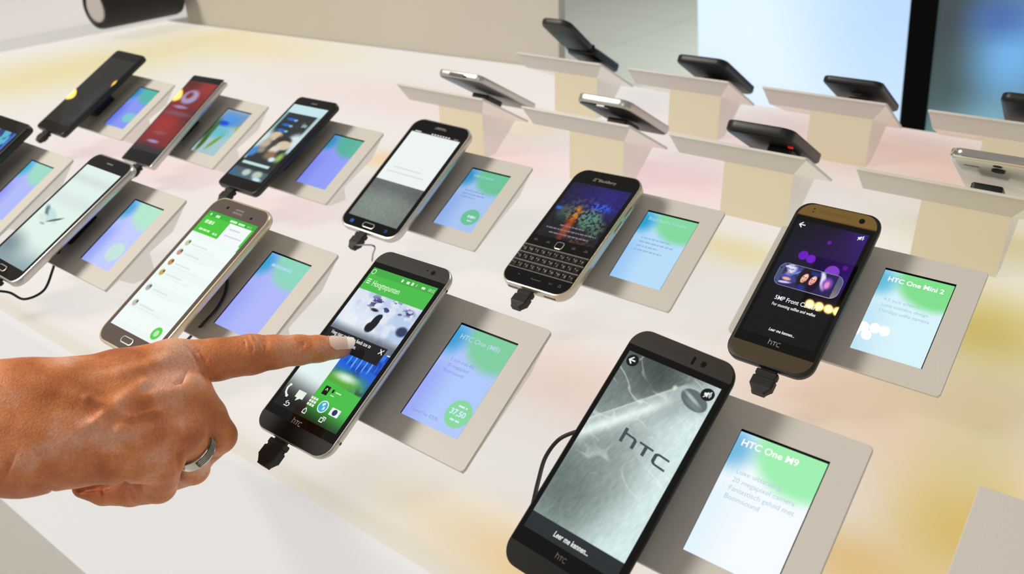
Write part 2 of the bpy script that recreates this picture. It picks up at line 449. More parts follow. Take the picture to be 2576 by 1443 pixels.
c = [tuple(q) for q in p] + [tuple(q + Vector((0, 60, 0))) for q in p]
b.add(c, [(0, 3, 2, 1), (4, 5, 6, 7), (0, 1, 5, 4), (1, 2, 6, 5), (2, 3, 7, 6), (3, 0, 4, 7)])
tag(b.build('black_post', mat('matt_black', (2, 2, 3), .8, spec=.1)), 'tall black post between the pale and the dim video walls', 'post')

# ceiling spot lamps, seen as reflections in the glass
LM = mat('warm_lamp', (255, 240, 200), .5, emis=(255, 214, 130), es=80.0)
LM2 = mat('amber_lamp', (255, 220, 140), .5, emis=(255, 196, 88), es=24.0)
def lamp(label, loc, r=11, group='warm ceiling bulbs above the table', lm=None):
    e = empty('ceiling_bulb', label, 'lamp', Matrix.Translation(Vector(loc) * MM), group)
    b = B(); n = 12; vs = [(0, 0, r)]; fs = []
    for j_ in range(1, 8):
        for k in range(n):
            th = math.pi * j_ / 8; vs.append((r * math.sin(th) * math.cos(2 * math.pi * k / n), r * math.sin(th) * math.sin(2 * math.pi * k / n), r * math.cos(th)))
    for k in range(n): fs.append((0, 1 + k, 1 + (k + 1) % n))
    for j_ in range(6):
        for k in range(n):
            a = 1 + j_ * n + k; c = 1 + j_ * n + (k + 1) % n; fs.append((a, a + n, c + n, c))
    vs.append((0, 0, -r)); q = len(vs) - 1
    for k in range(n): fs.append((q, 1 + 6 * n + (k + 1) % n, 1 + 6 * n + k))
    b.add(vs, fs); b.build('bulb', lm or LM, e, smooth=True)
    b = B(); b.tube([(0, 0, r * .8), (0, 0, r + 22)], 6); b.build('socket', M['black'], e)
for xx in (-297, -270, -243, -217): lamp('warm round bulb in the ceiling row over the table', (xx, 170, 1900 + ZT))
for xx, yy in ((-163, 277), (-143, 293), (-130, 272), (-113, 297), (-87, 296)): lamp('warm round bulb in the ceiling cluster over the table', (xx, yy, 1900 + ZT))
b = B(); b.box(-330, -60, 160, 310, 1900 + ZT + 33, 1900 + ZT + 40); tag(b.build('lamp_rail', M['black']), 'flat black ceiling rail holding the warm bulbs', 'rail')
lamp('warm round bulb hanging low at the far left, mirrored in the dark phones', (-4594, 368, 1900), 46, None, LM2); lamp('warm round bulb hanging low beyond the red phone', (-4050, 444, 1900), 46, None, LM2)

# ================================================================ stands
TILT = math.radians(29.2934)
RT = np.array([[1, 0, 0], [0, math.cos(TILT), -math.sin(TILT)], [0, math.sin(TILT), math.cos(TILT)]])
SW, SH, MR, MT, MB, ML = 48.73, 74.53, 16.1, 16.33, 16.03, 85.73
XL, XR, YB, YT = -SW / 2 - ML, SW / 2 + MR, -SH / 2 - MB, SH / 2 + MT
ST = {'M9': (241.8, 0), 'M8': (38.8, 0), 'MI': (247.9, 241.5), 'BB': (47.4, 241.5), 'S5': (-153.5, 241.5), 'NE': (-358.7, 241.5), 'S6': (-164.8, 0),
      'AA': (-370.1, 0), 'LL': (-575.8, 0), 'RE': (-560.0, 241.5), 'BK': (-763.6, 241.5), 'NX': (442.3, 0)}
BK_ = {'P1': (-421.9, 501.2), 'P2': (-393, 728.3), 'P3': (-212.3, 501.2), 'P4': (-200.3, 728.3), 'P5': (-14.2, 501.2), 'P6': (-5.1, 728.3), 'P7': (183.1, 501.2), 'P8': (190, 728.3)}

def label_fn(base, green, blue, circ=None, tint2=None, seed=0):  # viewing-angle colour shift of each panel is painted into these colours
    def fn(U, V):
        g = flat(U, base)
        g = mx(g, tint2 or base, sm(.5, 1, 1 - U) * sm(.2, .6, V) * .8)
        g = mx(g, green, (1 - sm(.74, 1.12, np.sqrt(((U - .80) / .62) ** 2 + ((V - .02) / .36) ** 2))))
        g = mx(g, blue, (1 - sm(.2, 1.0, np.sqrt(((U + .02) / .40) ** 2 + ((V - .14) / .26) ** 2))) * .95)
        g = mx(g, [min(255, x + 30) for x in blue], (1 - sm(.0, .5, np.sqrt((U / .35) ** 2 + (V / .07) ** 2))) * .6)
        if circ: g = mx(g, circ[4], ell(U, V, circ[0], circ[1], circ[2], circ[3], .03))
        return g
    return fn
def f_flower(U, V):
    g = flat(U, (166, 198, 206)); g = mx(g, (120, 150, 190), rct(U, V, 0, 1, 0, .35, .08)); g = mx(g, (80, 150, 226), ell(U, V, .45, .22, .35, .14, .5))
    g = mx(g, (10, 60, 214), ell(U, V, .3, .32, .2, .06, .6)); g = mx(g, (110, 190, 205), ell(U, V, .4, .5, .4, .14, .6)); g = mx(g, (60, 100, 60), ell(U, V, .08, .5, .12, .25, .5)); g = mx(g, (150, 190, 60), ell(U, V, .95, .36, .06, .06, .5))
    g = mx(g, (70, 96, 40), ell(U, V, .16, .78, .08, .2, .5)); g = mx(g, (120, 160, 60), ell(U, V, .55, .72, .06, .2, .5, .6)); return g

# shared tray geometry, local frame: origin = centre of the info screen on the tray surface
def tray_geo():
    b = B(); outer = rr(XR - XL, YT - YB, 2.5, 5); cx, cy = (XL + XR) / 2, (YT + YB) / 2
    outer = [(x + cx, y + cy) for x, y in outer]; n = 6
    q = [(SW / 2, SH / 2), (-SW / 2, SH / 2), (-SW / 2, -SH / 2), (SW / 2, -SH / 2)]
    vs = [(x, y, 0) for x, y in outer] + [(x, y, 0) for x, y in q]; k = len(outer); fs = []
    for c in range(4):
        for i_ in range(n - 1): fs.append((c * n + i_, c * n + i_ + 1, k + c))
        a = c * n + n - 1; fs.append((a, (a + 1) % k, k + (c + 1) % 4, k + c))
    b.add(vs, fs)
    # rim: small round-over, then down
    rings = [(0, 0.0), (.5, -.35), (.6, -1.0), (.6, -2.2), (.3, -2.6)]
    w_, h_ = XR - XL, YT - YB
    b.loft([(w_, h_, 2.5, 0), (w_ + .8, h_ + .8, 2.9, -.5), (w_ + .8, h_ + .8, 2.9, -2.1), (w_, h_, 2.5, -2.6)], (cx, cy), n=5, cap0=False)
    return b
def recess_geo():
    b = B(); x0, x1, y0, y1, z = -SW / 2, SW / 2, -SH / 2, SH / 2, -2.0
    b.add([(x0, y0, 0), (x1, y0, 0), (x1, y1, 0), (x0, y1, 0), (x0, y0, z), (x1, y0, z), (x1, y1, z), (x0, y1, z)],
          [(0, 1, 5, 4), (1, 2, 6, 5), (2, 3, 7, 6), (3, 0, 4, 7), (4, 5, 6, 7)]); return b
def body_geo():
    """lip, slanting side and pedestal, in the upright frame of the stand (x right, y back, z up)"""
    ct, st = math.cos(TILT), math.sin(TILT)
    hy, hz = YT * ct, YT * st; ly, lz = YB * ct, YB * st
    up = lambda y: y * math.tan(TILT) - 2.9
    A = (XL + .5, hy - .3, hz - 2.4); Bq = (XR - .5, hy - .3, hz - 2.4); Cq = (XR - 5, 29.7, 0); Dq = (-93, 29.7, 0)
    E_ = (XL + .5, ly + 1, lz - 2.4); F_ = (XR - .5, ly + 1, lz - 2.4)
    lip = B(); lip.mi = 0
    lip.add([A, Bq, Cq, Dq], [(0, 3, 2, 1)])
    lip.mi = 1
    lip.add([A, Dq, E_], [(0, 2, 1)]); lip.add([Bq, Cq, F_], [(0, 1, 2)]); lip.add([Cq, Dq, E_, F_], [(0, 1, 2, 3)])
    ped = B(); x0, x1 = -93, -18
    pr = [(29.7, -ZT), (29.7, .2), (29.7, 12), (-43, lz + .4), (-38, lz - 1), (6, -ZT)]
    k = len(pr); vs = [(x0, y, z) for y, z in pr] + [(x1, y, z) for y, z in pr]
    ped.add(vs, [(0, k, k + 1, 1), (1, k + 1, k + 2, 2)]); ped.mi = 1
    ped.add(vs, [tuple(range(k)), tuple(reversed(range(k, 2 * k)))] + [(i_, i_ + k, (i_ + 1) % k + k, (i_ + 1) % k) for i_ in range(2, k)])
    return lip, ped
TRAY = tray_geo(); REC = recess_geo(); LIP, PED = body_geo()
tilt_m = Matrix(RT.tolist()).to_4x4()
def stand_matrix(key):
    if key in ST: x, y = ST[key]; return Matrix.Translation((x * MM, y * MM, ZT * MM))
    x, y = BK_[key]; return Matrix.Translation((x * MM, y * MM, ZT * MM)) @ Matrix.Rotation(math.pi, 4, 'Z')
_shared = {}
def shared(name, geo, material, parent, tilt=True, smooth=False, mats=None):
    if name not in _shared:
        o = geo.build(name, material, parent, smooth, mats=mats); _shared[name] = o.data
    else:
        o = bpy.data.objects.new(name, _shared[name]); COL.objects.link(o); o.parent = parent
    if tilt: o.matrix_local = tilt_m
    return o
def bars(b, x, y, length, h, z=0.0):
    """a line of unreadable small print: short word-long marks"""
    rnd = random.Random(int(x * 7 + y * 13 + length * 3)); end = x + length
    while x < end - .6:
        w_ = min(rnd.uniform(1.6, 5.2), end - x); b.box(x, x + w_, y, y + h, z - .01, z + .01); x += w_ + .9
def stand(key, label, fn=None, texts=(), mount=True):
    e = empty('tray_stand', label, 'stand', stand_matrix(key), 'display stands on the luminous table')
    shared('tray', TRAY, M['tray'], e); 
    r_ = shared('screen_recess', REC, M['recess'], e)
    shared('lip', LIP, M['tray'], e, False, mats=[M['tray'], M['flank']]); shared('pedestal', PED, M['pedestal'], e, False, mats=[M['pedestal'], M['flank']])
    if fn:
        s = canvas('info_screen', SW - .9, SH - 1.1, 70, fn, e, M['label'], z=-1.1, c=(-.35, -.5)); s.matrix_local = tilt_m
        for c, items in texts:
            b = B()
            for it in items:
                if it[0][0] == '#': bars(b, it[1], it[2], float(it[0][1:]), it[3]); continue
                add_text(b, it[0], it[1], it[2], 0, it[3], **(it[4] if len(it) > 4 else {}))
            t = b.build('screen_text', tint(c), s); t.location = (0, 0, -0.9 * MM)
    if mount:
        b = B(); b.rbox(-15, 12, -18, 18, -2.4, 14, 3)
        t = b.build('phone_mount', M['black'], e); t.matrix_local = tilt_m @ Matrix.Translation((-63 * MM, -12 * MM, 0)) 
    return e

white = (250, 252, 250)
stand('M9', 'cream tray stand nearest the camera, right of the phone with the silver picture', label_fn((244, 250, 254), (158, 240, 176), (112, 184, 222), tint2=(224, 242, 252)),
      [(white, [('HTC One M9', -21.5, 28.5, 5.6, dict(bold=.14))]), ((176, 206, 220), [('·  Luxe uitstraling', -20.5, 12.5, 4.0), ('·  20 megapixel camera', -20.5, 7.5, 4.0), ('·  Fantastisch geluid met', -20.5, 2.5, 4.0), ('Boomsound', -17.5, -2.5, 4.0)])])
stand('M8', 'cream tray stand beside the pointing finger, its screen showing 37,50', label_fn((176, 200, 250), (126, 205, 160), (64, 158, 212), (.80, .79, .20, .135, (136, 214, 158)), tint2=(150, 164, 246)),
      [((176, 214, 226), [('HTC One (M8)', -19.5, 26.5, 5.4, dict(bold=.06))]), ((136, 152, 224), [('·  5 inch met 4G', -18.5, 9.5, 3.5), ('·  20 megapixel', -18.5, 5.2, 3.5), ('·  Boomsound', -18.5, .9, 3.5), ('Toestel los €370', -20.5, -32, 3.4)]),
       ((206, 236, 250), [('37,50', 7.2, -23.2, 5.6, dict(bold=.18)), ('#7', 11, -17.2, 1.3), ('#8', 10.5, -27.2, 1.3)])])
stand('MI', 'cream tray stand right of the gold-glinting phone, its screen green and white', label_fn((216, 242, 250), (126, 222, 140), (96, 186, 214), tint2=(188, 226, 246)),
      [(white, [('HTC One Mini 2', -20, 27.0, 5.6, dict(bold=.13))]), ((148, 200, 204), [('4.5 inch scherm', -17, 9.5, 3.9), ('Luxe metalen design', -17, 4.5, 3.9), ('Handige selfie camera', -17, -.5, 3.9)])])
stand('BB', 'cream tray stand right of the keyboard phone, its screen green and blue', label_fn((182, 220, 248), (128, 216, 158), (40, 158, 208), tint2=(150, 196, 244)),
      [((170, 216, 232), [('BlackBerry Classic', -20.5, 28.0, 4.9)]), ((150, 182, 222), [('#27', -17, 8, 1.5), ('#32', -17, 3.6, 1.5), ('#20', -17, -.8, 1.5), ('#26', -17, -5.2, 1.5)])])
stand('S5', 'cream tray stand right of the half-white phone, its screen with a green disc', label_fn((166, 196, 240), (106, 194, 152), (44, 142, 200), (.74, .76, .21, .13, (104, 192, 150)), tint2=(140, 170, 232)),
      [((130, 204, 196), [('#26', -17, 27.5, 2.6)]), ((206, 230, 240), [('#9', 8, -20.5, 3.0), ('#6', 10, -24.5, 1.4)]), ((130, 160, 216), [('#24', -16, 9, 1.4), ('#28', -16, 5, 1.4), ('#18', -16, 1, 1.4)])])
stand('NE', 'cream tray stand right of the phone with the selfie picture', label_fn((146, 158, 246), (92, 180, 158), (52, 146, 190), tint2=(126, 138, 236)))
stand('S6', 'cream tray stand above the pointing finger, beside the green chat phone', label_fn((176, 184, 250), (140, 214, 190), (52, 160, 208), tint2=(154, 164, 246)),
      [((176, 214, 236), [('#24', -15, 25, 2.6)])])
stand('AA', 'cream tray stand at the left with a pale green disc low on its screen', label_fn((196, 204, 254), (180, 232, 206), (66, 164, 214), (.70, .74, .23, .14, (196, 228, 220)), tint2=(140, 160, 246)))
stand('LL', 'cream tray stand cut by the left edge of the photo', label_fn((180, 188, 250), (160, 220, 200), (70, 184, 214), tint2=(140, 152, 244)))
stand('RE', 'cream tray stand right of the red phone, its screen showing a flower picture', f_flower)
stand('BK', 'cream tray stand farthest left in the second row, beside the all-dark phone', label_fn((140, 156, 244), (90, 184, 172), (50, 140, 180), (.75, .72, .28, .12, (130, 200, 210)), tint2=(96, 116, 232)))
stand('NX', 'empty cream tray stand in the bottom right corner', mount=False)
BL = {'P1': 'tray stand seen from behind, leftmost of the near turned-away row', 'P3': 'tray stand seen from behind, under the metal-edged dark phone', 'P5': 'tray stand seen from behind, under the phone with the red glow',
      'P7': 'tray stand seen from behind, under the white phone', 'P2': 'tray stand seen from behind, under the open flip phone', 'P4': 'tray stand seen from behind, in the far row right of the flip phone',
      'P6': 'tray stand seen from behind, in front of the black post', 'P8': 'tray stand seen from behind, cut by the right edge in the far row'}
for k in BK_: stand(k, BL[k], label_fn((226, 240, 250), (150, 226, 170), (90, 180, 220)))

# ================================================================ phones
POSE = {
 'M9': (-65.41, -13.48, 27.4, 0.06249, 0.03018, -0.05041, 0.9167, 1.026),
 'M8': (-64.36, -14.68, 28.26, 0.0007937, -0.02511, 0.00576, 0.9831, 1.021),
 'MI': (-64, -12.65, 27.72, 0.03001, -0.001284, -0.008232, 0.9275, 1.041),
 'BB': (-62.03, -19.04, 27.41, -0.05594, -0.05146, -0.00637, 0.9657, 1.054),
 'S5': (-62.9, -12.78, 28.32, 0.02256, 0.02696, 0.001312, 1.011, 1.023),
 'S6': (-55.77, -18.77, 26.22, -0.008896, -0.005714, 0.006377, 1.004, 1.061),
 'NE': (-57.52, -10.33, 26.28, -0.02936, -0.05149, -0.01893, 0.9796, 1.028),
 'AA': (-57.89, -16.59, 26.18, -0.03092, -0.02125, -0.0138, 0.9978, 1.054),
 'RE': (-58.18, -16.33, 24.71, 0.04542, -0.04501, 0.004708, 0.9563, 0.9906),
 'BK': (-59.96, -8.984, 27.75, -0.008659, -0.005807, -0.01641, 1.001, 1.085),
 'LL': (-62, -13, 27.5, 0, 0, 0, 1.0, 1.04),
}
def rotm(v):
    v = Vector(v); a = v.length
    return Matrix.Rotation(a, 4, v.normalized()) if a > 1e-9 else Matrix.Identity(4)
def tray_pt(key, px, py, h):
    """point h mm above the tray of a stand, seen at a photo pixel"""
    Mx = stand_matrix(key) @ tilt_m; O = Mx.translation / MM; n = (Mx.to_3x3() @ Vector((0, 0, 1))); O = O + n * h
    c = Vector((CC[0], CC[1], CC[2] + ZT)); v = Vector((CR.T @ np.array([(px - 1288) / F, -(py - 721.5) / F, -1.0])).tolist())
    return tuple(c + v * ((O - c).dot(n) / v.dot(n)))
def phone_matrix(key):
    if key in POSE: p = POSE[key]
    else: p = (-63, -12, 27.5, 0, 0, 0, 1, 1)
    return stand_matrix(key) @ tilt_m @ Matrix.Translation(Vector(p[:3]) * MM) @ rotm(p[3:6]), p[6], p[7]

class Phone:
    """local frame: origin = display centre on the front glass, x right, y to the top, z out of the glass"""
    def __init__(s, key, name, label, W, H, T, r, oy=0.0, body='gun', back=None, edge='flat'):
        mtx, s.sx, s.sy = phone_matrix(key)
        s.e = empty(name, label, 'phone', mtx); s.oy = oy; s.W, s.H, s.T, s.r = W, H, T, r
        s.sc = (s.sx, s.sy, 1)
        b = B(); c = (0, oy)
        if edge == 'flat':
            rings = [(W - 5, H - 5, r - 2, -T), (W - 1.6, H - 1.6, r - .6, -T + .9), (W, H, r, -T + 2.4), (W, H, r, -1.6), (W - .9, H - .9, r - .4, -.25), (W - 2.0, H - 2.0, r - .8, 0.0)]
        elif edge == 'curved':
            rings = [(W - 26, H - 30, r + 1, -T), (W - 12, H - 14, r + 1, -T + 1.0), (W - 4, H - 4, r, -T + 3.2), (W - .8, H - .8, r, -T + 5.2), (W, H, r, -2.4), (W, H, r, -1.3), (W - 1.2, H - 1.2, r - .4, -.15), (W - 2.0, H - 2.0, r - .8, 0.0)]
        b.loft(rings, c, n=9); b.build('body', M[body], s.e, True, s.sc)
        s.top = oy + H / 2; s.bot = oy - H / 2
    def pane(s, name, w_, h_, r, z, m_, cy=None, cx=0, thick=.35, parent=None):
        b = B(); b.loft([(w_, h_, r, z - thick), (w_, h_, r, z - .08), (w_ - .3, h_ - .3, max(r - .15, .05), z)], (cx, s.oy if cy is None else cy), n=8)
        return b.build(name, m_, parent or s.e, False, s.sc)
    def display(s, w_, h_, nx, fn, cy=0, z=.22):
        s.d = canvas('display', w_, h_, nx, fn, s.e, M['display'], z=z, c=(0, cy), scale=s.sc); return s.d
    def marks(s, name, b, m_, parent=None):
        return b.build(name, m_, parent or s.d, False, s.sc)
    def slot(s, name, x, y, w_, h_, r, m_, z=.16, th=.3):
        b = B(); b.loft([(w_, h_, r, z - th), (w_, h_, r, z)], (x, y), n=5); return b.build(name, m_, s.e, False, s.sc)
    def side_button(s, y0, y1, m_, side=1):
        b = B(); x = side * s.W / 2; b.rbox(x - .6, x + .6, y0, y1, -s.T * .6, -s.T * .6 + 2.2, .5); return b.build('side_button', m_, s.e, False, s.sc)

# ---- display pictures
def f_m9(U, V):
    n1 = fb(U * 6 + 3, V * 9, 3); n2 = fb(U * 14 + V * 6, V * 22 - U * 9, 9); w_ = fb(U * 3, V * 5, 21)
    g = flat(U, (186, 203, 201)); g = mx(g, (212, 232, 231), sm(.25, .9, U + .25 * (w_ - .5) + .25 * (V - .4)))
    g = mx(g, (92, 108, 102), ell(U, V, .14, .70, .42, .27, .9) * .95); g = mx(g, (150, 160, 156), ell(U, V, .34, .48, .36, .24, .9) * .6)
    g = mx(g, (62, 72, 70), ell(U, V, .26, .04, .50, .17, .8) * .95); g = mx(g, (110, 122, 120), ell(U, V, .03, .2, .26, .15, .8) * .85)
    # slanting edge of the handset in the picture, a bright band along it
    e_ = V - (.40 - .52 * U); ins = sm(-.006, .01, e_) * sm(.015, .06, V - .05 * np.abs(U - .75) * 2)
    g = mx(g, (190, 205, 202), ins * (1 - sm(.0, .25, e_)) * .75); g = mx(g, (226, 236, 234), np.exp(-((e_ - .002) / .006) ** 2) * .55 * (1 - sm(.55, .72, U)))
    g = mx(g, (232, 245, 243), np.exp(-((e_ - .085) / .038) ** 2) * (1 - sm(.45, .75, U)) * .9)
    wx = U * 4 + V * 2 + 1.2 * fb(U * 2.2, V * 3.0, 51, 2); wy = V * 13 - U * 3 + 1.2 * fb(U * 2.2 + 9, V * 3.2, 57, 2)
    for sd, am in ((61, .5), (67, .4)):
        q = vn(wx * 1.0, wy * 1.4, sd); r_ = np.exp(-((q - .52) / .03) ** 2) * sm(.3, .7, vn(U * 6 + 3, V * 8, sd + 9)); g = mx(g, (238, 248, 246), r_ * am * sm(.35, .6, vn(U * 3, V * 4, sd + 3)) * (1 - sm(.56, .72, V)))
    st_ = vn(U * 60 + V * 40, V * 30 - U * 20, 77); g += (st_[:, None] - .5) * 14
    g += (n2[:, None] - .47) * 14
    k = ell(U, V, .825, .105, .145, .047, .06, .12); g = mx(g, (88, 98, 100), k * .92); g = mx(g, (190, 202, 202), ell(U, V, .80, .10, .10, .010, .6, .22) * .8); g = mx(g, (130, 142, 144), ell(U, V, .84, .13, .10, .012, .7, .18) * .6)
    g = mx(g, (236, 240, 200), ell(U, V, .60, .085, .02, .012, .8) * .8)
    bar = sm(.916, .919, V); g = mx(g, (38, 44, 47), bar); return g
def f_m8(U, V):
    n = fb(U * 8, V * 14, 5); n2 = fb(U * 22, V * 40, 8)
    g = flat(U, (218, 226, 240)); g = mx(g, (176, 198, 232), sm(.42, .62, n) * .8)
    g = mx(g, (244, 248, 252), ell(U, V, .30, .34, .30, .10, .9) * .6)
    rk = sm(.55, .62, fb(U * 9 + 4, V * 30, 14)) * ell(U, V, .52, .215, .30, .05, .6); g = mx(g, (52, 52, 112), rk * .95)
    g = mx(g, (30, 30, 44), ell(U, V, .41, .262, .055, .010, .5)); g = mx(g, (60, 66, 120), ell(U, V, .86, .21, .07, .02, .8) * sm(.4, .5, n2))
    g = mx(g, (18, 20, 30), ell(U, V, .525, .335, .052, .058, .12) + 0 * U); g = mx(g, (18, 20, 30), ell(U, V, .545, .295, .030, .022, .2)); g = mx(g, (18, 20, 30), ell(U, V, .50, .372, .06, .035, .2))
    g = mx(g, (40, 52, 84), ell(U, V, .93, .33, .075, .032, .3) * .95); g = mx(g, (70, 80, 90), sm(.385, .455, V) * .75 + 0 * U)
    g = mx(g, (74, 190, 74), 1 - sm(.160, .163, V)); g = mx(g, (64, 174, 66), 1 - sm(.048, .052, V))
    # lower half: pale card left, aquarium picture right
    low = sm(.492, .495, V); g = mx(g, (226, 242, 240), low)
    rt = sm(.425, .430, U) * low; aq = flat(U, (30, 100, 214)); aq = mx(aq, (10, 54, 170), sm(.45, .7, n) * .8); aq = mx(aq, (120, 190, 250), (np.abs(np.sin(U * 40)) < .35) * ell(U, V, .72, .59, .22, .05, .3) * .8)
    aq = mx(aq, (60, 130, 236), rct(U, V, .45, .97, .498, .53, .01) * .8); aq = mx(aq, (90, 170, 60), ell(U, V, .62, .73, .35, .06, .7)); aq = mx(aq, (216, 240, 220), ell(U, V, .66, .70, .14, .022, .9)); aq = mx(aq, (50, 84, 30), ell(U, V, .9, .78, .2, .04, .8) * sm(.4, .6, n2))
    g = g * (1 - rt[:, None]) + aq * rt[:, None]
    g = mx(g, (72, 190, 74), rt * sm(.745, .755, V + (U - .43) * -.03))
    g = mx(g, (232, 240, 240), rct(U, V, .955, 1, .487, .494, .001))
    g = mx(g, (24, 22, 26), rct(U, V, -.1, .915, .455, .568, .001)); fade = sm(.80, 1.0, V + .05 * (1 - U) - .07 * (U > .43)); g = g * (1 - fade[:, None] * .97) + np.array([16, 16, 18]) * fade[:, None] * .97
    return g
def f_mi(U, V):
    g = flat(U, (11, 10, 22)); g = mx(g, (60, 22, 140), sm(.45, 1.1, U + .25 * (.3 - np.abs(V - .22))) * (1 - sm(.42, .62, V)) * .95); g = mx(g, (46, 12, 84), ell(U, V, .66, .22, .4, .2, .9) * .6)
    g = mx(g, (30, 20, 60), sm(.0, .25, V) * (1 - sm(.3, .6, V)) * .4)
    for cx, cy, r, c in ((.30, .29, .068, (104, 20, 190)), (.42, .305, .062, (110, 24, 200)), (.55, .135, .028, (96, 20, 170)), (.76, .37, .098, (132, 66, 200)), (.90, .31, .035, (90, 20, 150))):
        g = mx(g, c, ell(U, V, cx, cy, r, r * .58, .08))
    g = mx(g, (60, 100, 20), ell(U, V, .25, .645, .025, .016, .7) * .8)
    g = mx(g, (9, 9, 13), sm(.60, .66, V) * .85); return g
def f_mi_photo(U, V):
    n = fb(U * 9, V * 7, 4); g = flat(U, (44, 38, 84)); g = mx(g, (74, 84, 180), ell(U, V, .16, .35, .26, .4, .9) * sm(.35, .6, n)); g = mx(g, (226, 222, 244), ell(U, V, .10, .20, .12, .26, .4) * sm(.3, .5, n))
    g = mx(g, (120, 150, 230), ell(U, V, .30, .25, .02, .26, .5, .5)); g = mx(g, (232, 226, 250), ell(U, V, .76, .35, .06, .4, .4, -.15)); g = mx(g, (214, 206, 250), ell(U, V, .10, .85, .13, .05, .5, -.3)); g = mx(g, (240, 180, 160), ell(U, V, .12, .68, .08, .07, .4))
    g = mx(g, (30, 18, 24), ell(U, V, .41, .46, .11, .5, .2)); g = mx(g, (34, 22, 44), ell(U, V, .60, .5, .12, .5, .2)); g = mx(g, (44, 60, 150), ell(U, V, .60, .17, .09, .1, .4) * .8); g = mx(g, (130, 80, 190), ell(U, V, .86, .45, .09, .26, .4)); g = mx(g, (230, 150, 200), ell(U, V, .86, .5, .045, .16, .4))
    for cx, cy, c in ((.43, .46, (240, 180, 152)), (.59, .47, (238, 170, 156))):
        g = mx(g, c, ell(U, V, cx, cy, .055, .22, .12, .1)); g = mx(g, (250, 214, 190), ell(U, V, cx + .01, cy - .1, .03, .07, .6)); g = mx(g, (60, 24, 24), ell(U, V, cx - .022, cy - .05, .012, .02, .4)); g = mx(g, (60, 24, 24), ell(U, V, cx + .022, cy - .04, .012, .02, .4))
        g = mx(g, (150, 40, 50), ell(U, V, cx, cy + .11, .026, .045, .3)); g = mx(g, (250, 246, 244), ell(U, V, cx, cy + .10, .02, .018, .3))
    g = mx(g, (30, 50, 170), ell(U, V, .43, .88, .06, .12, .5) * .8); return g
def f_s5(U, V):
    n = fb(U * 40, V * 70, 2); g = flat(U, (236, 243, 240)); g = mx(g, (14, 13, 14), 1 - sm(.024, .027, V))
    k = sm(.584, .588, V); g2 = flat(U, (106, 114, 110)); g2 = mx(g2, (84, 86, 92), rct(U, V, -.1, 1.1, .60, .74, .05)); g2 = mx(g2, (130, 140, 132), ell(U, V, .4, .86, .6, .2, .9)); g2 += (n[:, None] - .47) * 26
    g = g * (1 - k[:, None]) + g2 * k[:, None]; return g
def f_s6(U, V):
    g = flat(U, (240, 250, 246)); g = mx(g, (228, 236, 236), (np.sin(V * 40) > .4) * .25 + 0 * U); g = mx(g, (72, 200, 58), 1 - sm(.188, .191, V)); g = mx(g, (56, 176, 52), 1 - sm(.040, .044, V))
    g = mx(g, (242, 248, 250), rct(U, V, .52, .96, .045, .215, .002)); g = mx(g, (72, 200, 58), rct(U, V, .985, 1.1, .04, .23, .002))
    g = mx(g, (196, 206, 208), rct(U, V, .58, .80, .083, .092, .003)); g = mx(g, (200, 210, 212), rct(U, V, .58, .92, .137, .146, .003))
    for cy, c in ((.286, (196, 200, 160)), (.369, (190, 150, 128)), (.459, (196, 140, 80)), (.549, (200, 168, 96)), (.680, (176, 176, 170)), (.810, (190, 190, 168))):
        g = mx(g, c, ell(U, V, .105, cy, .045, .026, .2)); g = mx(g, [x * .35 for x in c], ell(U, V, .125, cy - .012, .016, .010, .5) * .9)
        g = mx(g, (196, 208, 206), rct(U, V, .20, .52, cy - .004, cy + .004, .005) * .6); g = mx(g, (214, 222, 222), rct(U, V, .20, .70, cy + .020, cy + .026, .005) * .5)
    d = np.sqrt(((U - .84) / .082) ** 2 + ((V - .929) / .046) ** 2); g = mx(g, (92, 206, 80), 1 - sm(.95, 1.05, d)); g = mx(g, (214, 244, 206), (1 - sm(.4, .6, d)) * .8); return g
def f_bb(U, V):
    n = fb(U * 12, V * 12, 31); n2 = fb(U * 30, V * 30, 7); g = flat(U, (26, 22, 52)); g = mx(g, (36, 30, 110), ell(U, V, .75, .20, .5, .3, .9)); g = mx(g, (26, 24, 24), sm(.45, .7, V) * .8)
    g = mx(g, (80, 76, 80), ell(U, V, .42, .38, .3, .12, .9) * sm(.4, .6, n2) * .9); g = mx(g, (40, 110, 220), ell(U, V, .07, .49, .06, .03, .7)); g = mx(g, (50, 90, 230), ell(U, V, .70, .35, .17, .06, .8) * sm(.35, .5, n2))
    g = mx(g, (150, 120, 60), ell(U, V, .45, .55, .26, .1, .8) * sm(.45, .6, n2)); g = mx(g, (198, 128, 24), ell(U, V, .37, .58, .07, .2, .6) * sm(.25, .5, n)); g = mx(g, (180, 66, 24), ell(U, V, .40, .80, .07, .18, .6) * .8)
    g = mx(g, (84, 130, 108), ell(U, V, .66, .58, .17, .17, .4) * sm(.3, .5, n2)); g = mx(g, (84, 120, 104), ell(U, V, .86, .72, .1, .16, .5) * sm(.3, .5, n2) * .8); g = mx(g, (60, 90, 90), ell(U, V, .2, .55, .1, .14, .7) * .6); g = mx(g, (110, 60, 30), ell(U, V, .62, .95, .22, .07, .8) * sm(.4, .6, n2))
    return g + (n2[:, None] - .47) * 24
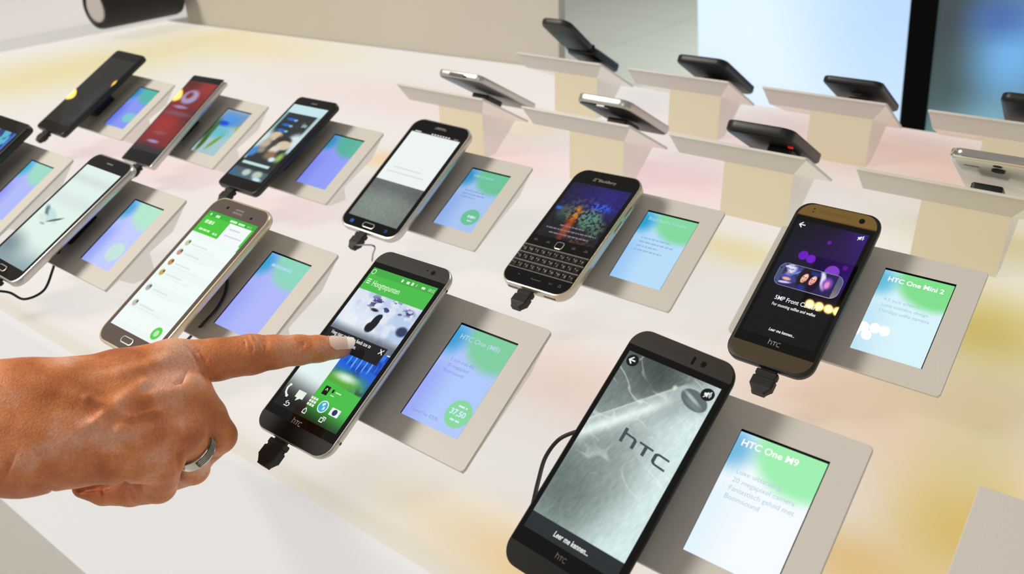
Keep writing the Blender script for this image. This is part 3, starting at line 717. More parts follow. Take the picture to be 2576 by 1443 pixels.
def f_ne(U, V):
    n = fb(U * 12, V * 20, 11); g = flat(U, (34, 42, 44)); g = mx(g, (196, 228, 234), 1 - sm(.112, .118, V))
    g = mx(g, (150, 205, 214), rct(U, V, -.1, .07, .1, .8, .02) * .8); g = mx(g, (196, 226, 232), rct(U, V, .90, 1.1, .1, .62, .03) * .9)
    for cy in (.20, .28, .355): g = mx(g, (24, 100, 210), ell(U, V, .30, cy, .13, .017, .4)); g = mx(g, (130, 190, 220), ell(U, V, .44, cy + .004, .05, .015, .5))
    g = mx(g, (150, 176, 180), ell(U, V, .8, .26, .12, .05, .8) * sm(.4, .6, n)); g = mx(g, (206, 226, 228), ell(U, V, .07, .5, .12, .12, .6)); g = mx(g, (212, 226, 234), ell(U, V, .86, .46, .2, .1, .5))
    g = mx(g, (206, 190, 164), ell(U, V, .30, .44, .17, .062, .25)); g = mx(g, (188, 172, 156), ell(U, V, .22, .55, .13, .07, .5)); g = mx(g, (150, 138, 126), ell(U, V, .25, .64, .12, .04, .6))
    g = mx(g, (38, 34, 34), ell(U, V, .60, .475, .21, .055, .3)); g = mx(g, (212, 196, 166), ell(U, V, .70, .53, .19, .06, .25)); g = mx(g, (220, 210, 196), ell(U, V, .56, .60, .15, .05, .5)); g = mx(g, (70, 56, 44), ell(U, V, .42, .53, .05, .1, .6)); g = mx(g, (140, 110, 80), ell(U, V, .60, .68, .16, .05, .6)); g = mx(g, (150, 180, 90), ell(U, V, .88, .68, .08, .06, .6))
    g = mx(g, (70, 130, 205), ell(U, V, .08, .68, .12, .06, .5)); g = mx(g, (210, 232, 244), ell(U, V, .74, .72, .09, .03, .5)); g = mx(g, (36, 44, 44), sm(.765, .79, V) * (1 - sm(.86, .9, V)) + 0 * U)
    g = mx(g, (196, 226, 226), rct(U, V, .07, .86, .80, .835, .008)); g = mx(g, (90, 120, 140), sm(.87, .9, V) * .7); g = mx(g, (186, 206, 196), ell(U, V, .42, .93, .11, .04, .4)); g = mx(g, (190, 200, 180), ell(U, V, .74, .93, .13, .045, .4)); g = mx(g, (196, 232, 240), ell(U, V, .82, .98, .12, .02, .5)); g = mx(g, (50, 100, 150), ell(U, V, .05, .96, .1, .03, .6)); return g
def f_aa(U, V):
    g = flat(U, (222, 240, 232)); g = mx(g, (204, 216, 214), rct(U, V, -.1, 1.1, .10, .16, .05) * .8); g = mx(g, (210, 224, 220), rct(U, V, -.1, 1.1, .30, .40, .06) * .7)
    g = mx(g, (126, 150, 158), sm(.74, 1.02, V) * .85 + 0 * U); g = mx(g, (96, 116, 126), ell(U, V, .0, .86, .4, .1, .9) * .7)
    g = mx(g, (96, 122, 132), ell(U, V, .24, .51, .16, .030, .4, .3)); g = mx(g, (196, 222, 222), ell(U, V, .42, .52, .22, .035, .3, .2)); g = mx(g, (70, 100, 104), ell(U, V, .56, .545, .15, .012, .4, -.25)); g = mx(g, (214, 230, 226), ell(U, V, .26, .56, .15, .03, .5)); g = mx(g, (160, 180, 176), ell(U, V, .36, .61, .07, .01, .6)); return g
def f_re(U, V):
    n = fb(U * 5, V * 9, 17); g = flat(U, (126, 34, 34)); g = mx(g, (150, 44, 44), ell(U, V, .65, .06, .5, .12, .9)); g = mx(g, (92, 26, 24), ell(U, V, .15, .05, .3, .12, .9)); g = mx(g, (84, 26, 26), ell(U, V, .8, .5, .35, .12, .9) * .8); g = mx(g, (158, 42, 40), ell(U, V, .4, .62, .4, .14, .9))
    k = ell(U, V, .45, .22, .26, .10, .25) * (1 - ell(U, V, .40, .20, .10, .045, .5)); g = mx(g, (164, 156, 200), k * .95); g = mx(g, (160, 140, 184), ell(U, V, .42, .37, .24, .022, .5) * .9); g = mx(g, (128, 80, 100), ell(U, V, .5, .46, .45, .03, .7) * .8)
    g = mx(g, (150, 80, 90), ell(U, V, .46, .74, .2, .025, .7) * .8); g = mx(g, (160, 140, 190), ell(U, V, .48, .86, .2, .020, .5)); g = mx(g, (42, 40, 50), sm(.86, .97, V + .04 * (n - .5)) + 0 * U); return g
def f_bk(U, V):
    n = fb(U * 3, V * 5, 23); g = flat(U, (34, 33, 30)); g = mx(g, (50, 54, 60), ell(U, V, .95, .75, .3, .3, .9) * .8); g = mx(g, (22, 26, 28), sm(.4, .7, n) * .5); return g
def f_ll(U, V):
    n = fb(U * 9, V * 12, 41); g = flat(U, (34, 54, 110)); g = mx(g, (90, 190, 220), sm(.5, .6, n) * .9); g = mx(g, (60, 110, 210), rct(U, V, .93, 1.1, 0, 1, .02)); return g

# ---- M9
p = Phone('M9', 'smartphone', 'dark gunmetal smartphone nearest the camera, showing a big silver picture', 70.8, 146.5, 9.6, 11, oy=-1.9, body='gun_dark', edge='curved')
p.pane('front_glass', 68.2, 126.5, .6, .14, M['glass'], cy=-.5)
def cap(ph, name, y0, y1, w_, r, m_, top=True, z=.16):
    """end plate with the two outer corners rounded"""
    b = B(); n = 8; pts = []
    s_ = 1 if top else -1; yo, yi = (y1, y0) if top else (y0, y1)
    pts.append((-w_ / 2, yi)); pts.append((w_ / 2, yi))
    for i_ in range(n + 1):
        a = math.radians(90 * i_ / n); pts.append((w_ / 2 - r + r * math.cos(a), yo - s_ * r + s_ * r * math.sin(a)))
    for i_ in range(n + 1):
        a = math.radians(90 + 90 * i_ / n); pts.append((-w_ / 2 + r + r * math.cos(a), yo - s_ * r + s_ * r * math.sin(a)))
    if not top: pts = pts[::-1]
    k = len(pts); b.add([(x, y, z) for x, y in pts] + [(x, y, z - .4) for x, y in pts], [tuple(range(k))] + [(i_, i_ + k, (i_ + 1) % k + k, (i_ + 1) % k) for i_ in range(k)])
    return b.build(name, m_, ph.e, False, ph.sc)
def grille(ph, y, w_, rows, pitch=1.05, m_=None, x0=0):
    b = B(); nx = int(w_ / pitch)
    for r_ in range(rows):
        for i_ in range(nx): b.disc(x0 + (i_ - nx / 2 + .5 * (r_ % 2)) * pitch, y - (r_ - rows / 2) * pitch, .175, .30, n=6)
    return b.build('speaker_grille', m_ or M['black'], ph.e, False, ph.sc)
def lens(ph, x, y, r):
    b = B(); b.disc(x, y, .19, r, n=24); o = b.build('front_camera', M['gun_dark'], ph.e, False, ph.sc)
    b = B(); b.disc(x, y, .205, r * .6, n=20); b.build('lens', M['glass'], o, False, ph.sc)
def plug(key, label, ph, x, wd=13, color='black', cord=None, grey=False):
    e = empty('charging_cable', label, 'cable', ph.e.matrix_world.copy())
    b = B(); X = x; yb = ph.bot * ph.sy; zc = -ph.T * .5
    T = Matrix.Translation((X, yb, zc)) @ Matrix.Rotation(math.radians(90), 4, 'X')
    wd = wd * 1.12
    b.loft([(wd * .74, 3.6, .8, -1.5), (wd * .74, 3.6, .8, 1.2)], n=3, T=T); b.loft([(wd * .98, 6.0, 1.2, 1.2), (wd * 1.0, 7.0, 1.2, 2.0), (wd * 1.0, 7.0, 1.2, 4.6), (wd * .90, 6.2, 1.0, 5.2), (wd * .90, 6.2, 1.0, 6.4), (wd * 1.04, 7.4, 1.2, 7.0), (wd * 1.04, 7.6, 1.2, 13.6), (wd * .96, 7.0, 1.4, 14.4), (wd * .66, 6.0, 1.4, 17.6), (wd * .60, 5.6, 1.2, 19.0)], n=3, T=T)
    b.build('plug', M['rubber'], e, False)
    if cord:
        inv = e.matrix_world.inverted()
        pts = [Vector((X, yb - 14, zc - 1))] + [(inv @ (Vector(q) * MM)) / MM for q in cord]
        # Catmull-Rom
        P = [pts[0]] + pts + [pts[-1]]; out = []
        for i_ in range(1, len(P) - 2):
            for k in range(12):
                t = k / 12; a, b1, c1, d1 = P[i_ - 1], P[i_], P[i_ + 1], P[i_ + 2]
                out.append(.5 * ((2 * b1) + (-a + c1) * t + (2 * a - 5 * b1 + 4 * c1 - d1) * t * t + (-a + 3 * b1 - 3 * c1 + d1) * t ** 3))
        out.append(P[-2]); b = B(); b.tube(out, 1.15 if not grey else .8, 10); b.build('cord', M['greyback'] if grey else M['rubber'], e, True)
    return e
p.display(62.3, 110.7, 250, f_m9)
d = p.d
b = B(); htc(b, -6.5, 6.8, .26, 8.2, 1.15)
for i_, q in enumerate(b.v): b.v[i_] = (-6.5 + (q[0] + 6.5) * 1.85, q[1] - (q[0] + 6.5) * .22, q[2])
p.marks('display_logo', b, tint((62, 76, 84)))
b = B(); b.disc(-26.1, 50.6, .26, 4.0, 3.6); p.marks('icon_disc', b, tint((14, 14, 16))); b = B(); b.disc(25.6, 49.6, .26, 4.2, 3.6); p.marks('icon_disc', b, tint((14, 14, 16)))
b = B(); b.stroke([(-24.2, 50.6), (-28.2, 50.6)], .8, .29); b.stroke([(-26.0, 52.7), (-28.3, 50.6), (-26.0, 48.5)], .8, .30)
def mute_icon(b, x, y, s):
    b.add([(x - 2 * s, y - .7 * s, .30), (x - .9 * s, y - .7 * s, .30), (x + .3 * s, y - 1.7 * s, .30), (x + .3 * s, y + 1.7 * s, .30), (x - .9 * s, y + .7 * s, .30), (x - 2 * s, y + .7 * s, .30)], [(0, 1, 2, 3, 4, 5)])
    b.stroke([(x + 1.0 * s, y - .9 * s), (x + 1.35 * s, y), (x + 1.0 * s, y + .9 * s)], .4 * s, .31); b.stroke([(x + 1.6 * s, y - 1.5 * s), (x + 2.2 * s, y), (x + 1.6 * s, y + 1.5 * s)], .4 * s, .31)
    b.stroke([(x - 1.8 * s, y - 2.1 * s), (x + 1.9 * s, y + 2.1 * s)], .5 * s, .33)
mute_icon(b, 25.6, 49.6, 1.0); p.marks('icons', b, tint((240, 246, 246)))
b = B(); add_text(b, 'Leer me kennen...', -12.6, -52.3, .26, 4.1, shear=.12, bold=.09, sx=.80); p.marks('display_text', b, tint((232, 240, 238)))
cap(p, 'speaker_band', 59.6, 70.7, 68.4, 10, M['gun'], True); grille(p, 65.0, 26, 3, x0=-9)
cap(p, 'speaker_band', -74.6, -63.8, 68.4, 10, M['gun_dark'], False)
lens(p, 14.5, 64.3, 1.9); p.slot('sensor', 7.8, 64.2, 1.9, 5.0, .9, M['glass'], z=.2)
b = B(); htc(b, -4.8, -61.0, .2, 3.1, .42); b.build('logo', paint((74, 68, 64)), p.e, False, p.sc)
PM9 = p

# ---- M8
p = Phone('M8', 'smartphone', 'black smartphone with a silver edge, touched by the pointing finger', 71.6, 147.2, 9.4, 11, oy=-2.2, body='silver', edge='curved')
p.pane('front_glass', 69.0, 127, .6, .14, M['glass'], cy=-1.0)
p.display(62.3, 113.4, 250, f_m8, cy=-1.35)
cap(p, 'speaker_band', 59.8, 70.7, 69.2, 10, M['gun_brown'], True); grille(p, 66.2, 40, 3, x0=-6)
cap(p, 'speaker_band', -75.0, -64.2, 69.2, 10, M['gun_dark'], False); lens(p, 19, 64.8, 1.9); p.slot('sensor', 13.4, 65.2, 1.2, 1.2, .6, M['glass'], z=.2)
b = B(); add_text(b, 'Hoogtepunten', -23.0, 41.6, .26, 6.4, sx=.72, bold=.02); add_text(b, '10:12', 24.2, 51.0, .26, 3.3, sx=.8)
for k in range(3): b.stroke([(-29.0, 42.6 + k * 1.6), (-25.6, 42.6 + k * 1.6)], .8, .26)
for x_, w_, h_ in ((-1, 1.6, 2.2), (4.0, 2.6, 2.0), (8.6, 1.9, 2.4), (18.5, 3.0, 1.7)): b.box(x_, x_ + w_, 51.1, 51.1 + h_, .25, .27)
b.stroke([(13.2, 51.2), (13.6, 53.2)], .5, .26)
for k in range(10): a0 = math.radians(36 * k); b.stroke([(-28.6 + 1.9 * math.cos(a0), 52.0 + 1.9 * math.sin(a0)), (-28.6 + 1.9 * math.cos(a0 + .63), 52.0 + 1.9 * math.sin(a0 + .63))], .5, .26)
p.marks('display_text', b, tint((226, 248, 220)))
b = B(); add_text(b, 'Veeg naar rechts om feeds toe te', -27.2, -.2, .26, 3.9, shear=.1, sx=.74, bold=.04); add_text(b, 'voegen of te verwerken.', -27.2, -4.6, .26, 3.9, shear=.1, sx=.74, bold=.04)
b.stroke([(20.6, -1.4), (24.0, 2.2)], .7, .26); b.stroke([(24.0, -1.4), (20.6, 2.2)], .7, .28)
p.marks('display_text', b, tint((240, 240, 240)))
b = B()  # phone handset, message bubble, app grid
b.stroke([(-28.0, -43.0), (-28.6, -45.4), (-27.6, -48.2), (-25.2, -50.2)], 1.5, .26); b.box(-28.6, -26.6, -43.6, -42.0, .25, .27); b.box(-25.6, -23.8, -51.2, -49.4, .25, .27)
b.box(-18.2, -10.6, -48.6, -43.4, .25, .27); b.add([(-16.0, -48.6, .26), (-13.0, -48.6, .26), (-15.8, -51.0, .26)], [(0, 2, 1)])
for i_ in range(3):
    for k in range(3): b.box(-5.2 + i_ * 2.3, -3.4 + i_ * 2.3, -49.6 + k * 2.3, -47.9 + k * 2.3, .25, .27)
p.marks('icons', b, tint((232, 238, 226)))
b = B(); b.disc(8.4, -46.6, .26, 4.3); b.box(15.8, 24.0, -49.4, -44.2, .25, .27); p.marks('icons', b, tint((236, 244, 248)))
b = B(); b.disc(8.4, -46.6, .29, 3.6); p.marks('globe_icon', b, tint((60, 176, 206)))
b = B(); b.add([(6.6, -45.0, .31), (8.0, -46.6, .31), (9.4, -44.6, .31), (8.6, -43.6, .31)], [(0, 1, 2, 3)]); b.add([(8.8, -48.8, .31), (10.6, -48.0, .31), (10.2, -46.0, .31), (9.0, -46.6, .31)], [(0, 1, 2, 3)]); p.marks('globe_icon', b, tint((226, 240, 238)))
b = B(); b.disc(19.9, -46.8, .29, 2.1); p.marks('camera_icon', b, tint((16, 34, 84)))
b = B(); b.box(-.2, 4.6, -39.6, -33.4, .25, .27); b.box(7.0, 8.6, -36.4, -34.0, .25, .27); p.marks('icons', b, tint((18, 26, 22)))
b = B(); b.box(10.2, 15.4, -35.6, -34.8, .25, .27); b.box(7.6, 11.0, -38.4, -37.8, .25, .27); b.stroke([(1.2, -36.6), (2.2, -34.9), (3.2, -36.6)], .5, .29); p.marks('display_text', b, tint((200, 240, 200)))
b = B()
b.stroke([(-20.2, -53.9), (-18.4, -53.9), (-17.9, -55.0), (-18.8, -56.2), (-22.2, -56.2)], .6, .26); b.stroke([(-20.4, -52.6), (-21.8, -53.9), (-20.4, -55.1)], .6, .27)
b.stroke([(-4.4, -55.4), (-4.4, -53.4), (-3.0, -51.8), (-1.6, -53.4), (-1.6, -55.4), (-4.4, -55.4)], .6, .26)
b.stroke([(12.4, -55.6), (12.4, -53.0), (15.2, -53.0), (15.2, -55.6), (12.4, -55.6)], .6, .26); b.stroke([(13.6, -52.0), (16.4, -52.0), (16.4, -54.4)], .6, .27)
p.marks('navigation_icons', b, tint((236, 240, 240)))
b = B(); htc(b, -6.4, -64.0, .2, 3.9, .46); b.build('logo', paint((210, 212, 214)), p.e, False, p.sc)
b = B(); b.box(p.W / 2 - .9, p.W / 2 - .02, -62, -60.2, -4.2, -1.0); b.box(p.W / 2 - .9, p.W / 2 - .02, 56, 57.8, -4.2, -1.0); b.build('antenna_band', M['black'], p.e, False, p.sc)
PM8 = p

# ---- mini 2
p = Phone('MI', 'smartphone', 'black smartphone with gold-glinting metal ends reading 5MP Front Camera', 68.6, 139.5, 10.6, 12, oy=-.6, body='black', edge='curved')
p.pane('front_glass', 62.6, 113.4, .4, .14, M['glass'], cy=0)
cap(p, 'speaker_band', 56.6, 67.6, 63.4, 12, M['gold'], True); cap(p, 'speaker_band', -68.6, -56.6, 63.4, 12, M['goldd'], False)
p.display(56.6, 100.0, 220, f_mi, cy=1.0)
grille(p, 61.6, 28, 3, x0=-2, m_=paint((84, 66, 30))); lens(p, 18.5, 61.6, 2.3)
b = B(); b.disc(-20.5, 63.4, .19, .75, n=10); b.disc(-20.5, 60.6, .19, .75, n=10); b.build('sensor', M['black'], p.e, False, p.sc)
b = B(); b.stroke([(-21.0, 47.2), (-25.6, 47.2)], .9, .27); b.stroke([(-23.4, 49.6), (-25.8, 47.2), (-23.4, 44.8)], .9, .28); mute_icon(b, 23.3, 47.2, 1.05); p.marks('icons', b, tint((226, 244, 246)))
# handset pictured on the display
b = B(); b.loft([(50.5, 19.6, 6, .22), (50.5, 19.6, 6, .25)], (1.0, 3.0), n=8); p.marks('pictured_phone', b, tint((128, 146, 190)))
b = B(); b.loft([(50.0, 18.9, 5.8, .24), (50.0, 18.9, 5.8, .262)], (1.0, 3.0), n=8); p.marks('pictured_phone', b, tint((66, 80, 116)))
canvas('pictured_photo', 41.4, 18.6, 120, f_mi_photo, p.d, M['display'], z=.28, c=(.6, 3.0), scale=p.sc)
b = B(); b.disc(-22.6, 7.6, .28, .7, n=12); b.disc(-22.4, -3.6, .28, .5, n=12); p.marks('pictured_phone', b, tint((24, 30, 50)))
b = B(); add_text(b, '5MP Front Camera', .6, -18.6, .27, 5.0, align='CENTER', bold=.05, sx=.88); add_text(b, 'For stunning selfies and wefies', .8, -23.6, .27, 3.5, align='CENTER', bold=.03, sx=.80); add_text(b, 'Leer me kennen...', .6, -43.4, .27, 3.4, shear=.15, bold=.06, align='CENTER', sx=.82)
p.marks('display_text', b, tint((240, 242, 248)))
b = B(); htc(b, -5.0, -53.6, .2, 4.2, .5); b.build('logo', paint((150, 148, 146)), p.e, False, p.sc)
b = B(); b.tube([(p.W / 2 - .5, 36, -1.2), (p.W / 2 - .45, -22, -1.2)], .35, 6); b.tube([(-p.W / 2 + .5, 8, -1.2), (-p.W / 2 + .5, -6, -1.2)], .35, 6); b.build('edge_trim', M['gold'], p.e, False, p.sc)
PMI = p

# ---- keyboard phone
p = Phone('BB', 'keyboard_phone', 'black keyboard phone with a chrome frame and rows of small keys', 72.6, 131.0, 10.2, 13, oy=-.4, body='warmchrome')
p.pane('front_glass', 69.9, 128.2, 11.5, .2, M['glass'])
p.display(62.4, 62.4, 150, f_bb, cy=16.8, z=.24)
b = B()
for k, (x0_, x1_) in enumerate(((-14, 12), (-26, 27), (-20, 22))):
    x_ = x0_; random.seed(k)
    while x_ < x1_:
        w_ = random.uniform(1.4, 4.6); b.box(x_, min(x_ + w_, x1_), -.5 - k * 4.6, .9 - k * 4.6, .255, .27); x_ += w_ + .8
p.marks('display_text', b, tint((120, 116, 134)))
b = B(); add_text(b, 'BlackBerry', 1.6, 53.0, .23, 4.3, align='CENTER', bold=.03)
for i_, (x_, y_) in enumerate(((-13.0, 55.4), (-11.2, 55.4), (-9.4, 55.4), (-13.4, 54.1), (-11.6, 54.1), (-13.8, 52.8), (-12, 52.8))): b.box(x_, x_ + 1.0, y_, y_ + .8, .22, .235)
b.build('logo', paint((150, 142, 138)), p.e, False, p.sc)
kb = B(); kb.loft([(69.4, 37.4, 1, .1), (69.4, 37.4, 1, .28)], (0, -44.2), n=3)
# keyboard block with separate keys
kbo = B(); kbo.box(-34.4, 34.4, -51.4, -26.2, .15, .5); kbp = kbo.build('keyboard', M['black'], p.e, False, p.sc)
rows_ = ['QWERTYUIOP', 'ASDFGHJKL<', '^ZXCVBNM$>']
keyB = B(); keyB.loft([(6.3, 6.2, .9, 0), (6.3, 6.2, .9, .7), (5.3, 5.4, 1.1, 1.25)], n=3)
kme = None
lt = B()
for r_, row in enumerate(rows_):
    for c_, ch in enumerate(row):
        x_ = -30.6 + c_ * 6.8; y_ = -30.6 - r_ * 8.25
        if kme is None: ko = keyB.build('key', M['key'], kbp, True, p.sc); kme = ko.data
        else: ko = bpy.data.objects.new('key', kme); COL.objects.link(ko); ko.parent = kbp
        ko.location = (x_ * p.sx * MM, y_ * p.sy * MM, .4 * MM)
        add_text(lt, ch, x_ + 1.0, y_ - 1.6, 1.68, 3.2, align='CENTER')
        lt.box(x_ - 2.0, x_ - 1.2, y_ + .2, y_ + 1.1, 1.66, 1.68)
lt.build('key_letters', paint((176, 168, 150)), kbp, False, p.sc)
b = B()
for k in range(4): b.box(-34.6, 34.6, -26.7 - k * 8.25, -26.0 - k * 8.25, .2, 1.2)
b.build('fret', M['chrome'], p.e, False, p.sc)
b = B(); b.loft([(8.6, 7.4, 2.4, .2), (8.6, 7.4, 2.4, .9), (7.4, 6.2, 2.0, 1.1)], (-.2, -20.6), n=6); b.build('trackpad', M['silver'], p.e, False, p.sc)
b = B(); b.loft([(7.0, 5.9, 1.9, 1.1), (7.0, 5.9, 1.9, 1.25)], (-.2, -20.6), n=6); b.build('trackpad_face', M['glass'], p.e, False, p.sc)
b = B()
for x_ in (-27, -13.5, 14, 27): b.box(x_ - 2, x_ + 2, -20.2, -19.6, .2, .24); b.box(x_ - 1.4, x_ + 1.4, -18.8, -18.4, .2, .24)
b.stroke([(-5, -56.5), (-4, -57.3), (4, -57.3), (5, -56.5)], .5, .24); b.stroke([(-20, -56), (-18, -56)], .5, .24); add_text(b, 'sym', 13.5, -57.4, .24, 2.6); b.stroke([(23.5, -57.6), (25, -55), (26.5, -57.6), (23.5, -57.6)], .4, .24)
b.build('key_marks', paint((96, 92, 88)), p.e, False, p.sc)
b = B()
for k in range(2): b.rbox(p.W / 2 - .5, p.W / 2 + .9, 26 - k * 17, 38 - k * 17, -6.8, -4.2, .6)
b.build('side_button', M['warmchrome'], p.e, False, p.sc)
b = B(); b.box(-26, -15, p.bot - .12, p.bot + .6, -6.4, -4.6); b.box(13, 25, p.bot - .12, p.bot + .6, -6.4, -4.6); b.build('speaker_slot', M['black'], p.e, False, p.sc)
PBB = p

def samsung(key, label, W, H, T, r, body, glass, fn, nx, oy=0, bar=(), home=True, icons=True, dw=63.5, dh=113.0, sm_text=True):
    p = Phone(key, 'smartphone', label, W, H, T, r, oy=oy, body=body)
    p.pane('front_glass', W - 3.4, H - 3.6, r - 1.4, .16, M[glass])
    p.display(dw, dh, nx, fn)
    b = B(); b.loft([(11, 1.4, .6, .16), (11, 1.4, .6, .2)], (0, p.top - 8.0), n=4); b.build('earpiece', M['greyback'], p.e, False, p.sc)
    if home:
        b = B(); b.loft([(15, 5.8, 2.8, .16), (15, 5.8, 2.8, .6), (14, 4.8, 2.4, .7)], (0, -62.4), n=8); o = b.build('home_button', M['silver'], p.e, False, p.sc)
        b = B(); b.loft([(13, 4.0, 2.0, .7), (13, 4.0, 2.0, .76)], (0, -62.4), n=8); b.build('button_face', M[glass], o, False, p.sc)
    return p
p = samsung('S5', 'smartphone with a silver frame and home button, screen white above and grey below', 75.6, 142, 8.2, 12.5, 'silver', 'glass', f_s5, 130, oy=1.2)
b = B(); add_text(b, 'SAMSUNG', 0, 62.0, .2, 3.3, align='CENTER', bold=.03); b.build('logo', paint((140, 128, 134)), p.e, False, p.sc)
b = B(); add_text(b, '10:12', 23, 54.2, .27, 2.4); b.box(-28, -20, 54.4, 55.6, .25, .27)
for k in range(7): b.box(-6 + k * 3.6, -3.8 + k * 3.6, 54.2, 55.9, .25, .27)
p.marks('display_text', b, tint((214, 214, 214)))
b = B()
for k, (a0, a1) in enumerate(((-22, 14), (-26, 22))): b.box(a0, a1, 7 - k * 6, 8.4 - k * 6, .25, .27)
p.marks('display_text', b, tint((214, 222, 220)))
b = B(); b.rbox(-24.6, -20.2, -64.4, -60.6, .15, .22, .9); b.stroke([(20.4, -61.4), (23.4, -61.4), (23.4, -63.6), (20.8, -63.6)], .7, .22); b.build('touch_keys', tint((60, 96, 190), .8), p.e, False, p.sc)
PS5 = p
p = samsung('S6', 'champagne smartphone with a green chat list, partly under the hand', 74.6, 143.4, 6.9, 12.5, 'champagne', 'glass_taupe', f_s6, 130, oy=.4)
b = B(); b.disc(-15.5, 63.4, .19, 1.5, n=14); b.disc(18, 60.8, .19, 1.3, n=14); b.build('front_camera', M['glass'], p.e, False, p.sc)
b = B(); add_text(b, 'SAMSUNG', 0, 60.2, .2, 2.8, align='CENTER'); b.build('logo', paint((172, 164, 156)), p.e, False, p.sc)
b = B(); b.box(-28, -26, 52.6, 54.6, .25, .27); b.box(-20, -15, 52.2, 54.4, .25, .27); b.box(-1, 8, 52.4, 54.4, .25, .27); b.box(10, 18, 52.4, 54.2, .25, .27); add_text(b, '10:12', 21, 52.4, .27, 2.8)
bars(b, -27, 45.0, 12, 3.2, .26); bars(b, -27, 38.0, 15, 1.8, .26); bars(b, -8, 37.4, 6, 1.8, .26); p.marks('display_text', b, tint((206, 246, 200))); PS6 = p
p = samsung('NE', 'black smartphone showing a selfie picture with a pale bar at the top', 73.4, 141.5, 8.0, 6.5, 'black', 'glass', f_ne, 130, oy=-1.0, home=False)
b = B(); b.loft([(9, 3, 1.4, .16), (9, 3, 1.4, .22)], (-1, -62.5), n=5); b.build('home_button', M['glass_blue'], p.e, False, p.sc); PNE = p
p = samsung('AA', 'silver-edged smartphone at the left, pale screen, its cable looping below', 73.8, 142.5, 8.0, 11, 'silver', 'glass', f_aa, 110, oy=1.0); PAA = p
p = Phone('RE', 'smartphone', 'slim smartphone with a red screen and silver side in the second row', 74.0, 147.5, 8.6, 3.2, body='silver'); p.pane('front_glass', 70.4, 146.2, 1.6, .16, M['glass_blue']); p.display(66.5, 118.5, 90, f_re, cy=4.2); PRE = p
p = Phone('BK', 'smartphone', 'large all-dark smartphone at the far left of the second row', 73.5, 147.0, 8.0, 5, body='black'); p.pane('front_glass', 71.6, 144.6, 4, .16, M['glass']); p.display(66.5, 118.5, 40, f_bk, cy=0); PBK = p
p = Phone('LL', 'smartphone', 'black smartphone with a blue screen cut off by the left edge', 76.0, 144.0, 9.0, 6, oy=1, body='black'); p.pane('front_glass', 73.6, 141.6, 5, .16, M['glass']); p.display(64.5, 115.0, 60, f_ll); PLL = p

plug('M9', 'black charging cable looping out from under the big silver-pictured phone', PM9, 0, cord=[])
bpy.data.objects.remove(bpy.data.objects['plug']) if False else None
plug('M8', 'black charging plug under the phone the finger touches', PM8, -8.5)
plug('MI', 'black charging plug under the gold-glinting phone', PMI, 3.0, wd=14)
plug('BB', 'black charging plug under the keyboard phone', PBB, -4.0)
S5c = [ray(940, 618, z=0), ray(938, 640, z=-30), ray(936, 656, z=-44)]
plug('S5', 'black charging plug with a thin grey wire under the half-white phone', PS5, -4.0, wd=11, cord=S5c, grey=True)
plug('NE', 'black charging plug under the phone with the selfie picture', PNE, -8)
plug('RE', 'black charging plug under the red-screen phone', PRE, 4)
plug('BK', 'black charging plug under the all-dark phone', PBK, -6)
AAc = [ray(22, 735, z=-34), ray(62, 752, z=-46), ray(110, 730, z=-46), ray(132, 680, z=-36), ray(139, 652, z=-30), tray_pt('AA', 150, 628, 3), tray_pt('AA', 172, 596, 3)]
plug('AA', 'thin black cable looping under the silver-edged phone at the left', PAA, 2, cord=AAc)
S6c = [ray(400, 920, z=-50), ray(432, 895, z=-52), ray(468, 858, z=-46), tray_pt('S6', 512, 812, 4), tray_pt('S6', 545, 776, 3), tray_pt('S6', 566, 738, 3), tray_pt('S6', 572, 705, 3)]
plug('S6', 'black cable curving along the champagne chat phone into the hand', PS6, 2, cord=S6c)

# cable loop beside the M9
b = B()
Lp_ = [ray(1480, 1080, z=-12), ray(1447, 1086, z=-16), ray(1405, 1106, z=-22), ray(1372, 1150, z=-26), ray(1354, 1210, z=-26), ray(1342, 1262, z=-24), ray(1330, 1310, z=-22)]
Lp_ = [Vector(q) for q in Lp_]; P = [Lp_[0]] + Lp_ + [Lp_[-1]]; out = []
for i_ in range(1, len(P) - 2):
    for k in range(10):
        t = k / 10; a, b1, c1, d1 = P[i_ - 1], P[i_], P[i_ + 1], P[i_ + 2]
        out.append(.5 * ((2 * b1) + (-a + c1) * t + (2 * a - 5 * b1 + 4 * c1 - d1) * t * t + (-a + 3 * b1 - 3 * c1 + d1) * t ** 3))
b.tube(out, 1.3, 10)
tag(b.build('security_wire', M['rubber'], smooth=True), 'black wire bowing out left of the nearest phone', 'cable')

# ---- turned-away phones
def backphone(key, name, label, W, H, T, r, body, pos=None, rot=(0, 0, 0), fn=None, backm=None, buttons=None, edge='flat'):
    if pos is None: pos = (-63, -12, 27.5)
    POSE[key] = (*pos, *rot, 1, 1)
    p = Phone(key, name, label, W, H, T, r, body=body, edge=edge)
    p.pane('front_glass', W - 3, H - 3, r - 1, .16, M['glass'])
    p.display(W - 8, H - 32, 12, fn or (lambda U, V: flat(U, (60, 90, 130))))
    if backm:
        b = B(); b.loft([(W - 5.2, H - 5.2, r - 1.5, -T - .5), (W - 3.6, H - 3.6, r - 1, -T + .1)], n=8); b.build('back_cover', M[backm], p.e, True, p.sc)
    return p
p = backphone('P1', 'smartphone', 'silver-grey phone seen from behind, leftmost of the turned-away ones', 72, 136, 9, 9, 'silver', backm='greyback')
b = B(); b.rbox(-12, 12, 70.6, 71.8, -7, -3, .4); b.build('side_button', M['darkback'], p.e)
p = backphone('P3', 'smartphone', 'dark phone with a bright metal edge, seen from behind in the near row', 70, 125, 10, 12, 'silver', backm='darkback')
b = B(); b.loft([(16, 9, 3, -11.2), (16, 9, 3, -9.6)], (0, 56), n=5); b.build('rear_camera', M['glass'], p.e)
